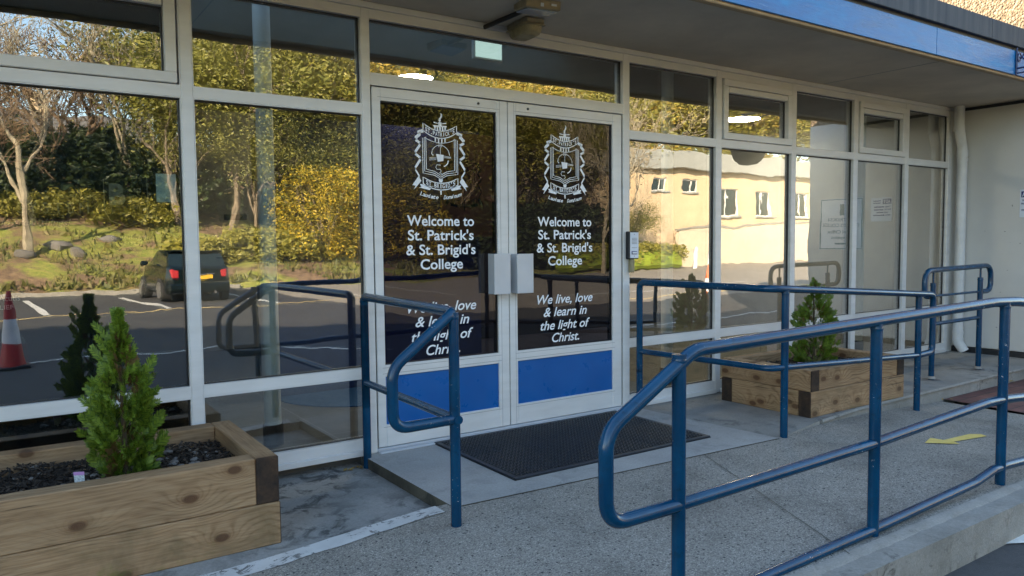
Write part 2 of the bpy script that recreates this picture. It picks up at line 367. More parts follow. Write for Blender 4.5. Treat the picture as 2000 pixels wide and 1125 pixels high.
# ------------------------------------------------------------------ mesh builder
class MB:
    def __init__(s): s.v = []; s.f = []; s.mi = []; s.sm = []
    def add(s, vs, fs, mi=0, smooth=False):
        o = len(s.v); s.v.extend([tuple(v) for v in vs])
        for f in fs: s.f.append(tuple(o + i for i in f)); s.mi.append(mi); s.sm.append(smooth)
        return s
    def box(s, x0, x1, y0, y1, z0, z1, b=0.0, mi=0, M=None):
        if b <= 0:
            vs = [(x, y, z) for x in (x0, x1) for y in (y0, y1) for z in (z0, z1)]
            fs = [(0, 1, 3, 2), (4, 6, 7, 5), (0, 4, 5, 1), (2, 3, 7, 6), (0, 2, 6, 4), (1, 5, 7, 3)]
        else:
            b = min(b, (x1 - x0) * .45, (y1 - y0) * .45, (z1 - z0) * .45)
            vs = []; idx = {}
            X = (x0, x1); Y = (y0, y1); Z = (z0, z1)
            for i in (0, 1):
                for j in (0, 1):
                    for k in (0, 1):
                        si, sj, sk = (1, -1)[i], (1, -1)[j], (1, -1)[k]
                        for a, p in enumerate(((X[i], Y[j] + sj * b, Z[k] + sk * b), (X[i] + si * b, Y[j], Z[k] + sk * b), (X[i] + si * b, Y[j] + sj * b, Z[k]))):
                            idx[i, j, k, a] = len(vs); vs.append(p)
            q = lambda *t: idx[t]
            fs = []
            for i in (0, 1): fs.append((q(i, 0, 0, 0), q(i, 1, 0, 0), q(i, 1, 1, 0), q(i, 0, 1, 0)))
            for j in (0, 1): fs.append((q(0, j, 0, 1), q(1, j, 0, 1), q(1, j, 1, 1), q(0, j, 1, 1)))
            for k in (0, 1): fs.append((q(0, 0, k, 2), q(1, 0, k, 2), q(1, 1, k, 2), q(0, 1, k, 2)))
            for i in (0, 1):
                for j in (0, 1): fs.append((q(i, j, 0, 0), q(i, j, 1, 0), q(i, j, 1, 1), q(i, j, 0, 1)))
                for k in (0, 1): fs.append((q(i, 0, k, 0), q(i, 1, k, 0), q(i, 1, k, 2), q(i, 0, k, 2)))
            for j in (0, 1):
                for k in (0, 1): fs.append((q(0, j, k, 1), q(1, j, k, 1), q(1, j, k, 2), q(0, j, k, 2)))
            for i in (0, 1):
                for j in (0, 1):
                    for k in (0, 1): fs.append((q(i, j, k, 0), q(i, j, k, 1), q(i, j, k, 2)))
            # orient outward
            c = Vector(((x0 + x1) / 2, (y0 + y1) / 2, (z0 + z1) / 2)); out = []
            for f in fs:
                p = [Vector(vs[a]) for a in f]; n = (p[1] - p[0]).cross(p[2] - p[0]); cc = sum(p, Vector()) / len(p)
                out.append(f if n.dot(cc - c) > 0 else tuple(reversed(f)))
            fs = out
        if M is not None: vs = [M @ Vector(v) for v in vs]
        return s.add(vs, fs, mi)
    def tube(s, pts, r, seg=14, mi=0, cap=True, smooth=True):
        pts = [Vector(p) for p in pts]; n = len(pts); rs = r if hasattr(r, '__len__') else [r] * n
        T = []
        for i in range(n):
            a = pts[max(i - 1, 0)]; b = pts[min(i + 1, n - 1)]; T.append((b - a).normalized())
        u = T[0].orthogonal().normalized(); vs = []; fs = []
        for i in range(n):
            u = (u - T[i] * u.dot(T[i])).normalized(); w_ = T[i].cross(u)
            for k in range(seg):
                a = 2 * PI * k / seg; vs.append(pts[i] + (u * math.cos(a) + w_ * math.sin(a)) * rs[i])
        for i in range(n - 1):
            for k in range(seg):
                k2 = (k + 1) % seg; fs.append((i * seg + k, i * seg + k2, (i + 1) * seg + k2, (i + 1) * seg + k))
        s.add(vs, fs, mi, smooth)
        if cap:
            s.add(vs[:seg], [tuple(reversed(range(seg)))], mi); s.add(vs[-seg:], [tuple(range(seg))], mi)
        return s
    def prism(s, poly, y0, y1, mi=0, M=None):     # polygon in x,z extruded along y
        n = len(poly)
        vs = [(p[0], y0, p[1]) for p in poly] + [(p[0], y1, p[1]) for p in poly]
        ar = sum(poly[i][0] * poly[(i + 1) % n][1] - poly[(i + 1) % n][0] * poly[i][1] for i in range(n))
        fs = [tuple(range(n)), tuple(reversed(range(n, 2 * n)))] + [(i, i + n, (i + 1) % n + n, (i + 1) % n) for i in range(n)]
        if ar < 0: fs = [tuple(reversed(f)) for f in fs]
        if M is not None: vs = [M @ Vector(v) for v in vs]
        return s.add(vs, fs, mi)
    def slab(s, poly, z0, z1, mi=0, side=None):             # polygon in x,y extruded along z
        n = len(poly); ar = sum(poly[i][0] * poly[(i + 1) % n][1] - poly[(i + 1) % n][0] * poly[i][1] for i in range(n))
        if ar < 0: poly = poly[::-1]
        vs = [(p[0], p[1], z0) for p in poly] + [(p[0], p[1], z1) for p in poly]
        s.add(vs, [tuple(range(n, 2 * n)), tuple(reversed(range(n)))], mi)
        return s.add(vs, [(i, (i + 1) % n, (i + 1) % n + n, i + n) for i in range(n)], mi if side is None else side)
    def lathe(s, prof, cx, cy, seg=20, mi=0, smooth=True):
        vs = []; fs = []; n = len(prof)
        for r, z in prof:
            for k in range(seg): a = 2 * PI * k / seg; vs.append((cx + r * math.cos(a), cy + r * math.sin(a), z))
        for i in range(n - 1):
            for k in range(seg): k2 = (k + 1) % seg; fs.append((i * seg + k, i * seg + k2, (i + 1) * seg + k2, (i + 1) * seg + k))
        s.add(vs, fs, mi, smooth)
        s.add(vs[:seg], [tuple(reversed(range(seg)))], mi); s.add(vs[-seg:], [tuple(range(seg))], mi)
        return s
    def build(s, name, mats, parent=None, loc=None, angle=40):
        me = bpy.data.meshes.new(name); me.from_pydata(s.v, [], s.f)
        for mt in (mats if isinstance(mats, (list, tuple)) else [mats]): me.materials.append(MATS[mt])
        me.polygons.foreach_set('material_index', s.mi); me.polygons.foreach_set('use_smooth', s.sm)
        me.update()
        if any(s.sm):
            try: me.set_sharp_from_angle(angle=R(angle))
            except Exception: pass
        ob = bpy.data.objects.new(name, me); COL.objects.link(ob)
        if loc is not None: ob.location = loc
        if parent is not None:
            ob.parent = parent
            pw = Vector(parent.location)                         # geometry is given in world space: undo the parent's place
            pp = parent.parent
            while pp is not None: pw += Vector(pp.location); pp = pp.parent
            ob.location = (Vector(loc) if loc is not None else Vector()) - pw
        return ob
def tag(o, label=None, cat=None, group=None, kind=None):
    if label: o['label'] = label
    if cat: o['category'] = cat
    if group: o['group'] = group
    if kind: o['kind'] = kind
    return o
def thing(name, label, cat, loc=(0, 0, 0), group=None):
    o = bpy.data.objects.new(name, None); COL.objects.link(o); o.location = loc; o.empty_display_size = .1
    return tag(o, label, cat, group)
def copy_tree(o, parent=None):
    c = o.copy(); COL.objects.link(c)
    if parent is not None: c.parent = parent
    for ch in list(o.children): copy_tree(ch, c)
    return c
def fillet(pts, rad, n=7):
    pts = [Vector(p) for p in pts]; out = [pts[0]]
    for i in range(1, len(pts) - 1):
        p = pts[i]; a = pts[i - 1] - p; b = pts[i + 1] - p
        r_ = rad[i] if hasattr(rad, '__len__') else rad
        ang = a.angle(b); d = min(r_ / math.tan(ang / 2) if ang < PI - .01 else 0, a.length * .48, b.length * .48)
        if d < 1e-4: out.append(p); continue
        p0 = p + a.normalized() * d; p1 = p + b.normalized() * d
        for k in range(n + 1):
            t_ = k / n; out.append((1 - t_) ** 2 * p0 + 2 * t_ * (1 - t_) * p + t_ * t_ * p1)
    out.append(pts[-1]); return out

# ---- text as flat mesh
_gl = {}
def glyph_mesh(txt, shear=0.0, bold=0.0):
    key = (txt, shear, bold)
    if key in _gl: return _gl[key]
    cu = bpy.data.curves.new('lettering', 'FONT'); cu.body = txt; cu.size = 1.0; cu.shear = shear; cu.resolution_u = 4; cu.offset = bold
    ob = bpy.data.objects.new('lettering', cu); COL.objects.link(ob)
    bpy.context.view_layer.update()
    me = bpy.data.meshes.new_from_object(ob)
    vs = [tuple(v.co) for v in me.vertices]; fs = [tuple(p.vertices) for p in me.polygons]
    bpy.data.objects.remove(ob); bpy.data.curves.remove(cu); bpy.data.meshes.remove(me)
    _gl[key] = (vs, fs); return vs, fs
def put_text(mb, txt, to3, cx, base, width, cap, shear=0.0, mi=0, align='C', bold=0.0):
    vs, fs = glyph_mesh(txt, shear, bold / cap * .6)
    if not vs: return
    xs = [v[0] for v in vs]; x0, x1 = min(xs), max(xs); sx = width / (x1 - x0); sy = cap / .73
    ox = cx - width / 2 if align == 'C' else (cx if align == 'L' else cx - width)
    mb.add([to3(ox + (v[0] - x0) * sx, base + v[1] * sy, 0) for v in vs], fs, mi)
def face_to(y): return lambda u, v, e=0: (u, y - e, v)

def stroke(mb, pts, wd, to3, closed=False, mi=0, z=0.0):
    pts = [Vector((p[0], p[1], 0)) for p in pts]; n = len(pts)
    L = []; Rr = []
    for i in range(n):
        a = pts[(i - 1) % n] if (closed or i > 0) else pts[i]; b = pts[(i + 1) % n] if (closed or i < n - 1) else pts[i]
        d = (b - a); d = d.normalized() if d.length > 1e-9 else Vector((1, 0, 0)); nn = Vector((-d.y, d.x, 0)) * wd / 2
        L.append(pts[i] + nn); Rr.append(pts[i] - nn)
    vs = [to3(p.x, p.y, z) for p in L] + [to3(p.x, p.y, z) for p in Rr]
    m_ = n if closed else n - 1
    mb.add(vs, [(i, i + n, (i + 1) % n + n, (i + 1) % n) for i in range(m_)], mi)
def fillp(mb, pts, to3, mi=0, z=0.0): mb.add([to3(p[0], p[1], z) for p in pts], [tuple(range(len(pts)))], mi)

def crest(mb, to3, mi=0):
    """The school crest in local units: x right, y up, centre line x=0, height about 7.7, half width 2.7."""
    def Y(v): return (490 - v) / 100.0
    def X(u): return u / 100.0
    P = lambda *l: [(X(a), Y(b)) for a, b in l]
    fillp(mb, P((8, 108), (22, 125), (20, 148), (6, 168), (8, 182), (0, 198), (-14, 184), (-12, 165), (2, 150), (8, 130)), to3, mi)
    fillp(mb, P((-64, 196), (-20, 203), (-20, 212), (-60, 207)), to3, mi); fillp(mb, P((64, 196), (60, 207), (20, 212), (20, 203)), to3, mi)
    fillp(mb, P((-16, 196), (16, 196), (16, 226), (-16, 226)), to3, mi)
    fillp(mb, P((-68, 226), (68, 226), (64, 240), (-64, 240)), to3, mi)
    for k in range(5): x = -50 + k * 25; fillp(mb, P((x - 8, 240), (x + 8, 240), (x + 7, 272), (x - 7, 272)), to3, mi)
    sag = lambda u, y0, d: y0 + d * (1 - (u / 165.0) ** 2)
    def band(yt, h, d, hw):
        us = [-hw + 2 * hw * k / 16 for k in range(17)]
        loop = [(u, sag(u, yt, d)) for u in us] + [(u, sag(u, yt + h, d)) for u in reversed(us)]
        stroke(mb, P(*loop), .085, to3, True, mi)
    band(216, 66, 62, 165); band(712, 62, 48, 172)
    def arc_text(txt, y0, d, hw, cap):
        n = len(txt)
        for i, ch in enumerate(txt):
            if ch == ' ': continue
            u = -hw + 2 * hw * (i + .5) / n; v = sag(u, y0, d)
            wd = (2 * hw / n) * (.84 if ch not in "I.'" else .34)
            gm, gf = glyph_mesh(ch, 0.0, .02); xs = [q[0] for q in gm]; a0, a1 = min(xs), max(xs); sl = -2 * d * u / 165.0 ** 2
            pts = []
            for q in gm:
                lx = (q[0] - a0) / max(a1 - a0, 1e-6) * wd - wd / 2; ly = q[1] / .73 * cap
                pts.append(to3(X(u + lx), Y(v + sl * lx - ly), 0))
            mb.add(pts, gf, mi)
    arc_text("ST.PATRICK'S", 268, 58, 146, 40); arc_text("ST.BRIGID'S", 760, 46, 146, 40)
    us = [-150 + 300 * k / 12 for k in range(13)]
    stroke(mb, P(*[(u, sag(u, 338, 50)) for u in us]), .06, to3, False, mi)
    for x in (-48, -16, 16, 48): fillp(mb, P((x - 6, 344), (x + 6, 344), (x + 6, 386), (x - 6, 386)), to3, mi)
    for k in range(3):
        q = 172 - k * 16
        stroke(mb, P((-q, 352 - 6 * k), (-q, 672 - k * 18), (-60, 688 - k * 18), (0, 722 - k * 18), (60, 688 - k * 18), (q, 672 - k * 18), (q, 352 - 6 * k)), .062, to3, False, mi)
    for sg in (-1, 1):
        S = lambda *l: P(*[(sg * a, b) for a, b in l])
        fillp(mb, S((165, 268), (222, 292), (218, 318), (160, 300)), to3, mi)
        zz = [(190, 318), (248, 372), (188, 410), (250, 500), (188, 545), (250, 640), (205, 712)]
        for i in range(6):
            (a, b), (c, d) = zz[i], zz[i + 1]; h = 26 if i % 2 == 0 else 18
            fillp(mb, S((a, b - h), (c, d - h), (c, d + h * .5), (a, b + h * .5)), to3, mi)
        fillp(mb, S((215, 700), (190, 745), (262, 828), (246, 790), (276, 786)), to3, mi)
        fillp(mb, S((90, 792), (205, 772), (190, 800), (212, 806), (108, 828)), to3, mi)
    stroke(mb, P(*[(90 * math.cos(R(a)), 500 - 92 * math.sin(R(a))) for a in range(0, 176, 11)]), .05, to3, False, mi)
    stroke(mb, P((0, 390), (0, 500)), .04, to3, False, mi)
    stroke(mb, P((-14, 425), (-12, 392), (6, 385), (16, 400), (12, 425)), .05, to3, False, mi)
    fillp(mb, P((-42, 490), (32, 496), (28, 552), (-28, 562)), to3, mi)
    for k in range(3): stroke(mb, P((-110, 530 + 10 * k), (-40, 522 + 10 * k)), .03, to3, False, mi); stroke(mb, P((34, 505 + 9 * k), (105, 512 + 5 * k)), .03, to3, False, mi)
    stroke(mb, P((78, 545), (70, 575), (50, 595), (32, 604)), .10, to3, False, mi)
    stroke(mb, P((-80, 460), (-86, 490), (-70, 505)), .09, to3, False, mi)
    stroke(mb, P((0, 592), (-36, 590), (-48, 612), (-36, 634), (-4, 630), (6, 648), (-12, 664), (10, 668)), .055, to3, False, mi)
    fillp(mb, P((-16, 716), (16, 716), (20, 734), (12, 752), (-12, 752), (-20, 734)), to3, mi)
    fillp(mb, P((-9, 815), (9, 815), (5, 868), (-5, 868)), to3, mi)
def motto(mb, to3, mi=0):
    txt = "Laudate  Dominum"; n = len(txt); hw = 205
    for i, ch in enumerate(txt):
        if ch == ' ': continue
        u = -hw + 2 * hw * (i + .5) / n; v = 885 + 34 * (1 - (u / 200.0) ** 2)
        gm, gf = glyph_mesh(ch, .35, .02); xs = [q[0] for q in gm]; a0, a1 = min(xs), max(xs); wd = 2 * hw / n * (1.05 if ch != 'm' else 1.3); sl = -2 * 34 * u / 200.0 ** 2
        mb.add([to3((u + (q[0] - a0) / (a1 - a0) * wd - wd / 2) / 100, (490 - (v + sl * ((q[0] - a0) / (a1 - a0) * wd - wd / 2) - q[1] / .73 * 38)) / 100, 0) for q in gm], gf, mi)

# ------------------------------------------------------------------ the school building
bld = thing('school_building', 'single-storey school entrance front of white framed glazing under a flat blue-edged canopy', 'building', (4, 3, 0))
MX = [(-.165, -.105), (.826, .884), (1.815, 1.866), (3.86, 3.92), (4.879, 4.939), (5.87, 5.927), (6.829, 6.892), (7.747, 7.81), (8.624, 8.69)]
SOF = 2.664
for a, b in [(-1.155, -1.095)] + MX:
    MB().box(a, b, 0, .09, 0.0, 2.626, .003).build('mullion', 'frame_white', bld)
MB().box(-1.5, 8.69, -.006, .09, 2.628, SOF, .003).build('head_cover_strip', 'frame_white', bld)
def pane(parent, x0, x1, z0, z1, y=.036, g='glass_outer', inner=True):
    q = MB(); q.box(x0, x1, y, y + .006, z0, z1)
    q.mi = [1] * 6; q.mi[2] = 0
    p = q.build('pane', [g, 'glass_edge'], parent)
    if inner:
        q = MB(); q.box(x0, x1, y + .022, y + .026, z0, z1); q.mi = [1] * 6; q.mi[2] = 0
        q.build('inner_pane', ['glass_inner', 'glass_edge'], parent)
    return p
def gasket(parent, x0, x1, z0, z1, y=.028, t=.007):
    q = MB(); q.box(x0, x1, y, .06, z1 - t, z1); q.box(x0, x1, y, .06, z0, z0 + t * .6)
    q.box(x0, x0 + t * .6, y, .06, z0 + t * .6, z1 - t); q.box(x1 - t, x1, y, .06, z0 + t * .6, z1 - t)
    return q.build('gasket', 'gasket_black', parent)
def ring(a0, a1, c0, c1, b0, b1, d0, d1, y0, y1):
    q = MB(); vs = []
    for y in (y0, y1):
        vs += [(a0, y, c0), (a1, y, c0), (a1, y, c1), (a0, y, c1), (b0, y, d0), (b1, y, d0), (b1, y, d1), (b0, y, d1)]
    fs = []
    for i in range(4):
        j = (i + 1) % 4
        fs += [(i, j, 4 + j, 4 + i), (8 + j, 8 + i, 12 + i, 12 + j), (j, i, 8 + i, 8 + j), (4 + i, 4 + j, 12 + j, 12 + i)]
    return q.add(vs, fs)
def window(x0, x1, z0, z1, sash=False):
    """rails at the foot (and head) of an opening, its pane, gasket and, where it opens, its sash"""
    o0, o1 = ((.0, .462), (.463, 2.017), (2.018, 2.626))[0 if z0 < .05 else (1 if z0 < 1 else 2)]
    g0 = .098 if z0 < .05 else (.525 if z0 < 1 else 2.078); g1 = .457 if z0 < .05 else (2.012 if z0 < 1 else 2.572)
    fr = ring(x0 + .0005, x1 - .0005, o0, o1, x0 + .005, x1 - .005, g0, g1, .002, .09).build('window', 'frame_white', bld)
    if z0 < .05: MB().box(x0 + .001, x1 - .001, -.022, .0015, .0, .034, .003).build('drip_sill', 'frame_white', fr)
    x0 += .005; x1 -= .005
    if sash:
        s = MB(); a, b, c, d = x0 + .012, x1 - .012, 2.082, 2.568; tk = .055
        s.box(a, b, -.014, .05, c, c + tk, .004); s.box(a, b, -.014, .05, d - tk, d, .004)
        s.box(a, a + tk, -.013, .05, c + tk, d - tk, .003); s.box(b - tk, b, -.013, .05, c + tk, d - tk, .003)
        so_ = s.build('sash', 'frame_white', fr)
        MB().box(a + tk + .004, b - tk - .004, -.010, .03, d - tk - .052, d - tk - .004, .004).build('trickle_vent', 'frame_white', fr)
        x0, x1, g0, g1 = a + tk, b - tk, c + tk, d - tk - .052
    gasket(fr, x0, x1, g0, g1)
    pane(fr, x0, x1, g0, g1)
    return fr
BAYS = [(-1.095, -.165), (-.105, .826), (.884, 1.815), None, (3.92, 4.879), (4.939, 5.87), (5.927, 6.829), (6.892, 7.747), (7.81, 8.624)]
WIN = {}
for i, bb in enumerate(BAYS):
    if bb is None: continue
    for zz in (0.0, .5, 2.05): WIN[i, zz] = window(bb[0], bb[1], zz, 0, sash=(zz > 2 and i in (0, 1, 5, 7)))
# --- doors
fan = ring(1.8665, 3.8595, 2.190, 2.626, 1.868, 3.858, 2.262, 2.572, .002, .09).build('fanlight', 'frame_white', bld); gasket(fan, 1.866, 3.86, 2.262, 2.572); pane(fan, 1.866, 3.86, 2.262, 2.572)
MB().box(1.866, 3.86, .0, .10, -.02, .022, .003).box(1.866, 3.86, -.045, -.002, -.02, .010, .003).build('threshold', 'steel_plate', bld)
def door(x0, x1, gx0, gx1, left):
    q = MB(); yf = .004
    q.box(x0, gx0, yf, .055, .026, 2.182, .003); q.box(gx1, x1, yf, .055, .026, 2.182, .003)
    q.box(gx0, gx1, yf + .001, .055, 2.105, 2.182, .002); q.box(gx0, gx1, yf + .001, .055, .455, .525, .002); q.box(gx0, gx1, yf + .001, .055, .026, .160, .002)
    d = q.build('door', 'frame_white', bld)
    MB().box(gx0, gx1, .016, .04, .160, .455).build('kick_panel', 'blue_panel', d)
    gasket(d, gx0, gx1, .525, 2.105, .018, .006)
    pane(d, gx0, gx1, .525, 2.105, .026, 'glass_door', False)
    beads = MB()
    for zc in (2.125, .508, .472, .145): beads.box(gx0 - .02, gx1 + .02, yf - .0005, yf + .002, zc, zc + .0022)
    xs_ = gx1 + .022 if left else gx0 - .018
    beads.box(xs_, xs_ + .0022, yf - .0005, yf + .002, .03, 2.18); beads.build('bead_line', 'grey_seam', d)
    c0 = (gx0 + gx1) / 2
    f3 = face_to(.0245)
    sc_ = .195 / 2.7
    cr = MB(); crest(cr, lambda u, v, e=0: (c0 + u * sc_, .0245 - e, 1.815 + v * sc_ * .93)); motto(cr, lambda u, v, e=0: (c0 + u * sc_, .0245 - e, 1.822 + v * sc_ * .93))
    cr.build('crest', 'vinyl_white', d)
    le = MB()
    for s_, wd, zb in (('Welcome to', .480, 1.368), ("St. Patrick's", .472, 1.278), ("& St. Brigid's", .498, 1.187), ('College', .305, 1.096)):
        le = MB(); put_text(le, s_, f3, c0, zb, wd, .066, bold=.0018); le.build('welcome_line', 'vinyl_white', d)
    for s_, wd, zb in (('We live, love', .498, .828), ('& learn in', .39, .739), ('the light of', .445, .646), ('Christ.', .245, .556)):
        le = MB(); put_text(le, s_, f3, c0, zb, wd, .066, .28, bold=.0014); le.build('motto_line', 'vinyl_white', d)
    hx = (x1 - .165 if left else x0 - .022)
    h = MB()
    if left:
        h.box(2.672, 2.795, -.075, -.071, .922, 1.186, .001, M=None); h.box(2.672, 2.676, -.071, .003, .922, 1.186, .001)
    else:
        h.box(2.852, 2.982, -.075, -.071, .920, 1.182, .001); h.box(2.852, 2.856, -.071, .003, .920, 1.182, .001)
    h.build('pull_handle', 'steel_plate', d)
    if left:
        pass
    else:
        MB().lathe([(.014, 0), (.014, .006), (.010, .009)], 0, 0, 16).build('lock_cylinder', 'steel_plate', d, (0, 0, 0)).matrix_local = Matrix.Translation(Vector((2.864, .004, 1.34)) - bld.location) @ Matrix.Rotation(R(90), 4, 'X')
    hl = MB(); hx_ = gx1 - .14 if left else gx0 + .098
    hl.tube([(hx_, .006, 2.150), (hx_, -.0008, 2.150)], .008, 12); hl.build('closer_hole', 'gasket_black', d)
    return d
door(1.876, 2.836, 1.930, 2.752, True); door(2.842, 3.848, 2.905, 3.760, False)
MB().box(2.8365, 2.8415, .012, .05, .03, 2.18).build('meeting_gap', 'gasket_black', bld)
MB().box(1.8665, 1.8755, .014, .05, .03, 2.18).build('door_gap', 'gasket_black', bld); MB().box(3.8485, 3.8595, .014, .05, .03, 2.18).build('door_gap', 'gasket_black', bld)
# --- canopy
FY = -1.15; XE = 8.80
MB().box(-16, XE - .01, FY + .02, .088, SOF + .001, 2.80).build('soffit', 'soffit_paint', bld)
MB().box(6.30, 6.306, FY + .05, -.012, SOF - .0008, SOF + .001).build('soffit_joint', 'grey_seam', bld)
MB().box(1.10, 1.106, FY + .05, -.012, SOF - .0008, SOF + .001).build('soffit_joint', 'grey_seam', bld)
MB().box(-16, XE - .012, FY - .004, FY + .05, 2.632, 2.660, .006).build('soffit_edge_strip', 'tan_strip', bld)
q = MB()
for a, b in ((-16, 1.6), (1.603, 5.985), (5.99, XE - .012)): q.box(a, b, FY - .022, FY + .015, 2.650, 2.852, .002)
q.build('fascia_board', 'fascia_blue', bld)
MB().box(-16, XE - .012, FY - .010, FY + .012, 2.850, 2.880).build('fascia_shadow_gap', 'gasket_black', bld)
q = MB()
for a, b in ((-16, 2.2), (2.203, 6.82), (6.823, XE - .012)): q.box(a, b, FY - .045, FY + .10, 2.880, 3.045, .004)
q.build('roof_capping', 'cap_grey', bld)
RX0, RX1, RY0, RY1 = -.6, 3.8, .17, .67  # added roof opening, lets skylight down onto the column inside the glazing
MB().box(-16, RX0, FY + .101, 8, 2.88, 3.0).box(RX1, XE - .01, FY + .101, 8, 2.88, 3.0).box(RX0, RX1, FY + .101, RY0, 2.88, 3.0).box(RX0, RX1, RY1, 8, 2.88, 3.0).build('roof_deck', 'roof_slate', bld)
MB().prism([(-30, 3.002), (3.8, 3.002), (3.8, 5.6), (-7.2, 7.5), (-15.7, 9.7), (-30, 9.7)], 3.0, 8.5).build('added_shade_block', 'smooth_render', bld)  # added unseen block, its sloping top shaped to cast the car park shadow
MB().box(-16, RX0, .09, 8, 2.80, 2.879).box(RX1, XE - .01, .09, 8, 2.80, 2.879).box(RX0, RX1, .09, RY0, 2.80, 2.879).box(RX0, RX1, RY1, 8, 2.80, 2.879).build('hall_ceiling', 'interior_beam', bld)
rl = ring(RX0 - .08, RX1 + .08, RY0 - .08, RY1 + .08, RX0 + .002, RX1 - .002, RY0 + .002, RY1 - .002, 3.001, 3.12); rl.v = [(a, c, b) for a, b, c in rl.v]; rl.f = [tuple(reversed(f)) for f in rl.f]
rl = rl.build('added_rooflight', 'frame_white', bld); MB().box(RX0 - .06, RX1 + .06, RY0 - .06, RY1 + .06, 3.121, 3.135).build('pane', 'glass_edge', rl)
# --- inside
MB().box(-3, XE - .01, .091, 8, -.3, -.002).build('entrance_hall_floor', 'floor_tiles', bld)
MB().box(-3, XE - .01, 5.6, 5.8, 0, 2.8).box(-3.2, -3, .09, 5.8, -.3, 2.8).build('hall_back_wall', 'interior_wall', bld)
MB().box(-16, -1.5, .0, .2, -.3, SOF).box(-16, -3.2, 5.6, 8, -.3, 2.8).build('outer_wall', 'smooth_render', bld)
MB().box(-3, XE - .012, .70, .86, 2.555, 2.799, .004).build('ceiling_beam', 'interior_beam', bld)
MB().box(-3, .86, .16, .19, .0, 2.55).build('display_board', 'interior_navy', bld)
MB().box(.9, 1.93, 2.6, 2.68, 0, 2.4).box(2.62, 3.0, 2.6, 2.68, 0, 2.4).build('partition', 'interior_wall', bld)
pd = MB().box(1.93, 2.05, 2.58, 2.69, 0, 2.2, .004).box(2.50, 2.62, 2.58, 2.69, 0, 2.2, .004).box(2.05, 2.5, 2.58, 2.69, 2.1, 2.2, .004).build('interior_door', 'interior_white', bld)
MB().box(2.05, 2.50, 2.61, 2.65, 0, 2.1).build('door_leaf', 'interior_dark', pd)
MB().tube([(2.13, 2.61, 1.0), (2.13, 2.55, 1.0), (2.25, 2.55, 1.0)], .012, 8).build('lever_handle', 'steel_plate', pd)
MB().box(.95, 1.9, 2.56, 2.60, .35, .95, .01).build('hall_cupboard', 'interior_wall', bld)
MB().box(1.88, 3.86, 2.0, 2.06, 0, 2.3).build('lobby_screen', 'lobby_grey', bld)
MB().box(XE - .03, XE + .2, .21, 5.6, -.3, 2.8).box(8.70, XE - .031, .092, .20, 0, 2.8).build('hall_side_wall', 'interior_wall', bld)
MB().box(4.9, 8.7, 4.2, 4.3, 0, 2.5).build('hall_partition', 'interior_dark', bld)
MB().box(4.9, 8.7, 4.17, 4.199, 0, .16).build('skirting', 'skirting_black', bld)
t_ = thing('lit_crest_ghost', 'tall orange-brown sheet painted as the lit ghost of the crest behind the left door', 'lit_crest_ghost', (2.72, .35, 0))  # added sheet, its orange stands in for the lit ghost of the crest
MB().box(2.56, 2.98, .42, .43, 1.30, 2.02).build('lit_ghost_sheet', 'lit_ghost_orange', t_)
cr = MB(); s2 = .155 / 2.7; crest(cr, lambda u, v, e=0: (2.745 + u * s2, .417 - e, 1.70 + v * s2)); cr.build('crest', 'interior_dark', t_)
for i, x in enumerate((1.415, 4.915, 7.9)):
    c_ = thing('hall_column', ('round white column with black foot left of the entrance doors', 'white column behind the first window right of the doors', 'white column behind the windows near the drainpipe')[i], 'column', (x, .58, 0), 'columns inside the glazing')
    MB().lathe([(.052, .125), (.052, 2.80)], x, .58, 24).build('shaft', 'interior_white', c_)
    MB().lathe([(.063, -.002), (.063, .13)], x, .58, 24).build('base_sleeve', 'black_base', c_)
tag(MB().lathe([(.72, -.0015), (.72, .006), (.71, .008)], 2.12 + .45, 1.95, 48).build('round_rug', 'rug_blue'), 'round blue rug on the grey hall floor', 'rug')
for i, (x, y, r_, lb) in enumerate(((3.19, 2.0, .17, 'round lit ceiling lamp behind the glass above the doors'), (7.68, 2.0, .22, 'lit ceiling lamp behind the opening window right of the doors'))):
    l_ = thing('ceiling_lamp', lb, 'ceiling lamp', (x, y, 2.8))
    MB().lathe([(r_, 2.735), (r_ + .01, 2.745), (r_ + .01, 2.80)], x, y, 28).build('lamp_rim', 'interior_white', l_)
    MB().lathe([(r_ * .6, 2.718), (r_ * .95, 2.734)], x, y, 28).build('diffuser', 'lamp_warm', l_)
ex = thing('exit_sign', 'pale green hanging exit sign box behind the glass over the doors', 'sign', (2.89, .3, 2.5))
MB().box(2.765, 3.005, .30, .33, 2.515, 2.660, .004).build('sign_frame', 'steel_plate', ex)
MB().box(2.780, 2.992, .294, .2995, 2.530, 2.645).build('sign_face', 'exit_face', ex)
MB().tube([(2.885, .315, 2.66), (2.885, .315, 2.80)], .006, 6).build('hanger', 'dark_steel', ex)
# --- lettering and pictures behind the left window
q = MB(); f3 = face_to(.155)
k_ = 1.045
put_text(q, 'S Y S T E M', f3, .255, 1.425, .30, .055); put_text(q, 'do great things!', f3, .175, 1.365, .30, .035, .3)
put_text(q, 'B', f3, .535, 1.475, .075, .105, bold=.008); stroke(q, [(.475, 1.60), (.475, 1.44), (.50, 1.39), (.575, 1.36), (.65, 1.39), (.675, 1.44), (.675, 1.615), (.60, 1.607)], .004, f3)
put_text(q, 'Saint Brigid', f3, .58, 1.295, .16, .022); put_text(q, 'HELP', f3, .60, 1.265, .08, .018)
for k in range(2): stroke(q, [(.63, 1.42), (.645, 1.50), (.655, 1.58), (.64, 1.60), (.628, 1.585), (.637, 1.565)], .004, f3)
q.build('wall_graphic', 'vinyl_ghost', bld)
q = MB(); put_text(q, 'Acutis', f3, .055, 1.005, .085, .028); put_text(q, 'BELIEF', f3, .025, .965, .09, .022); q.build('wall_caption', 'vinyl_pale', bld)
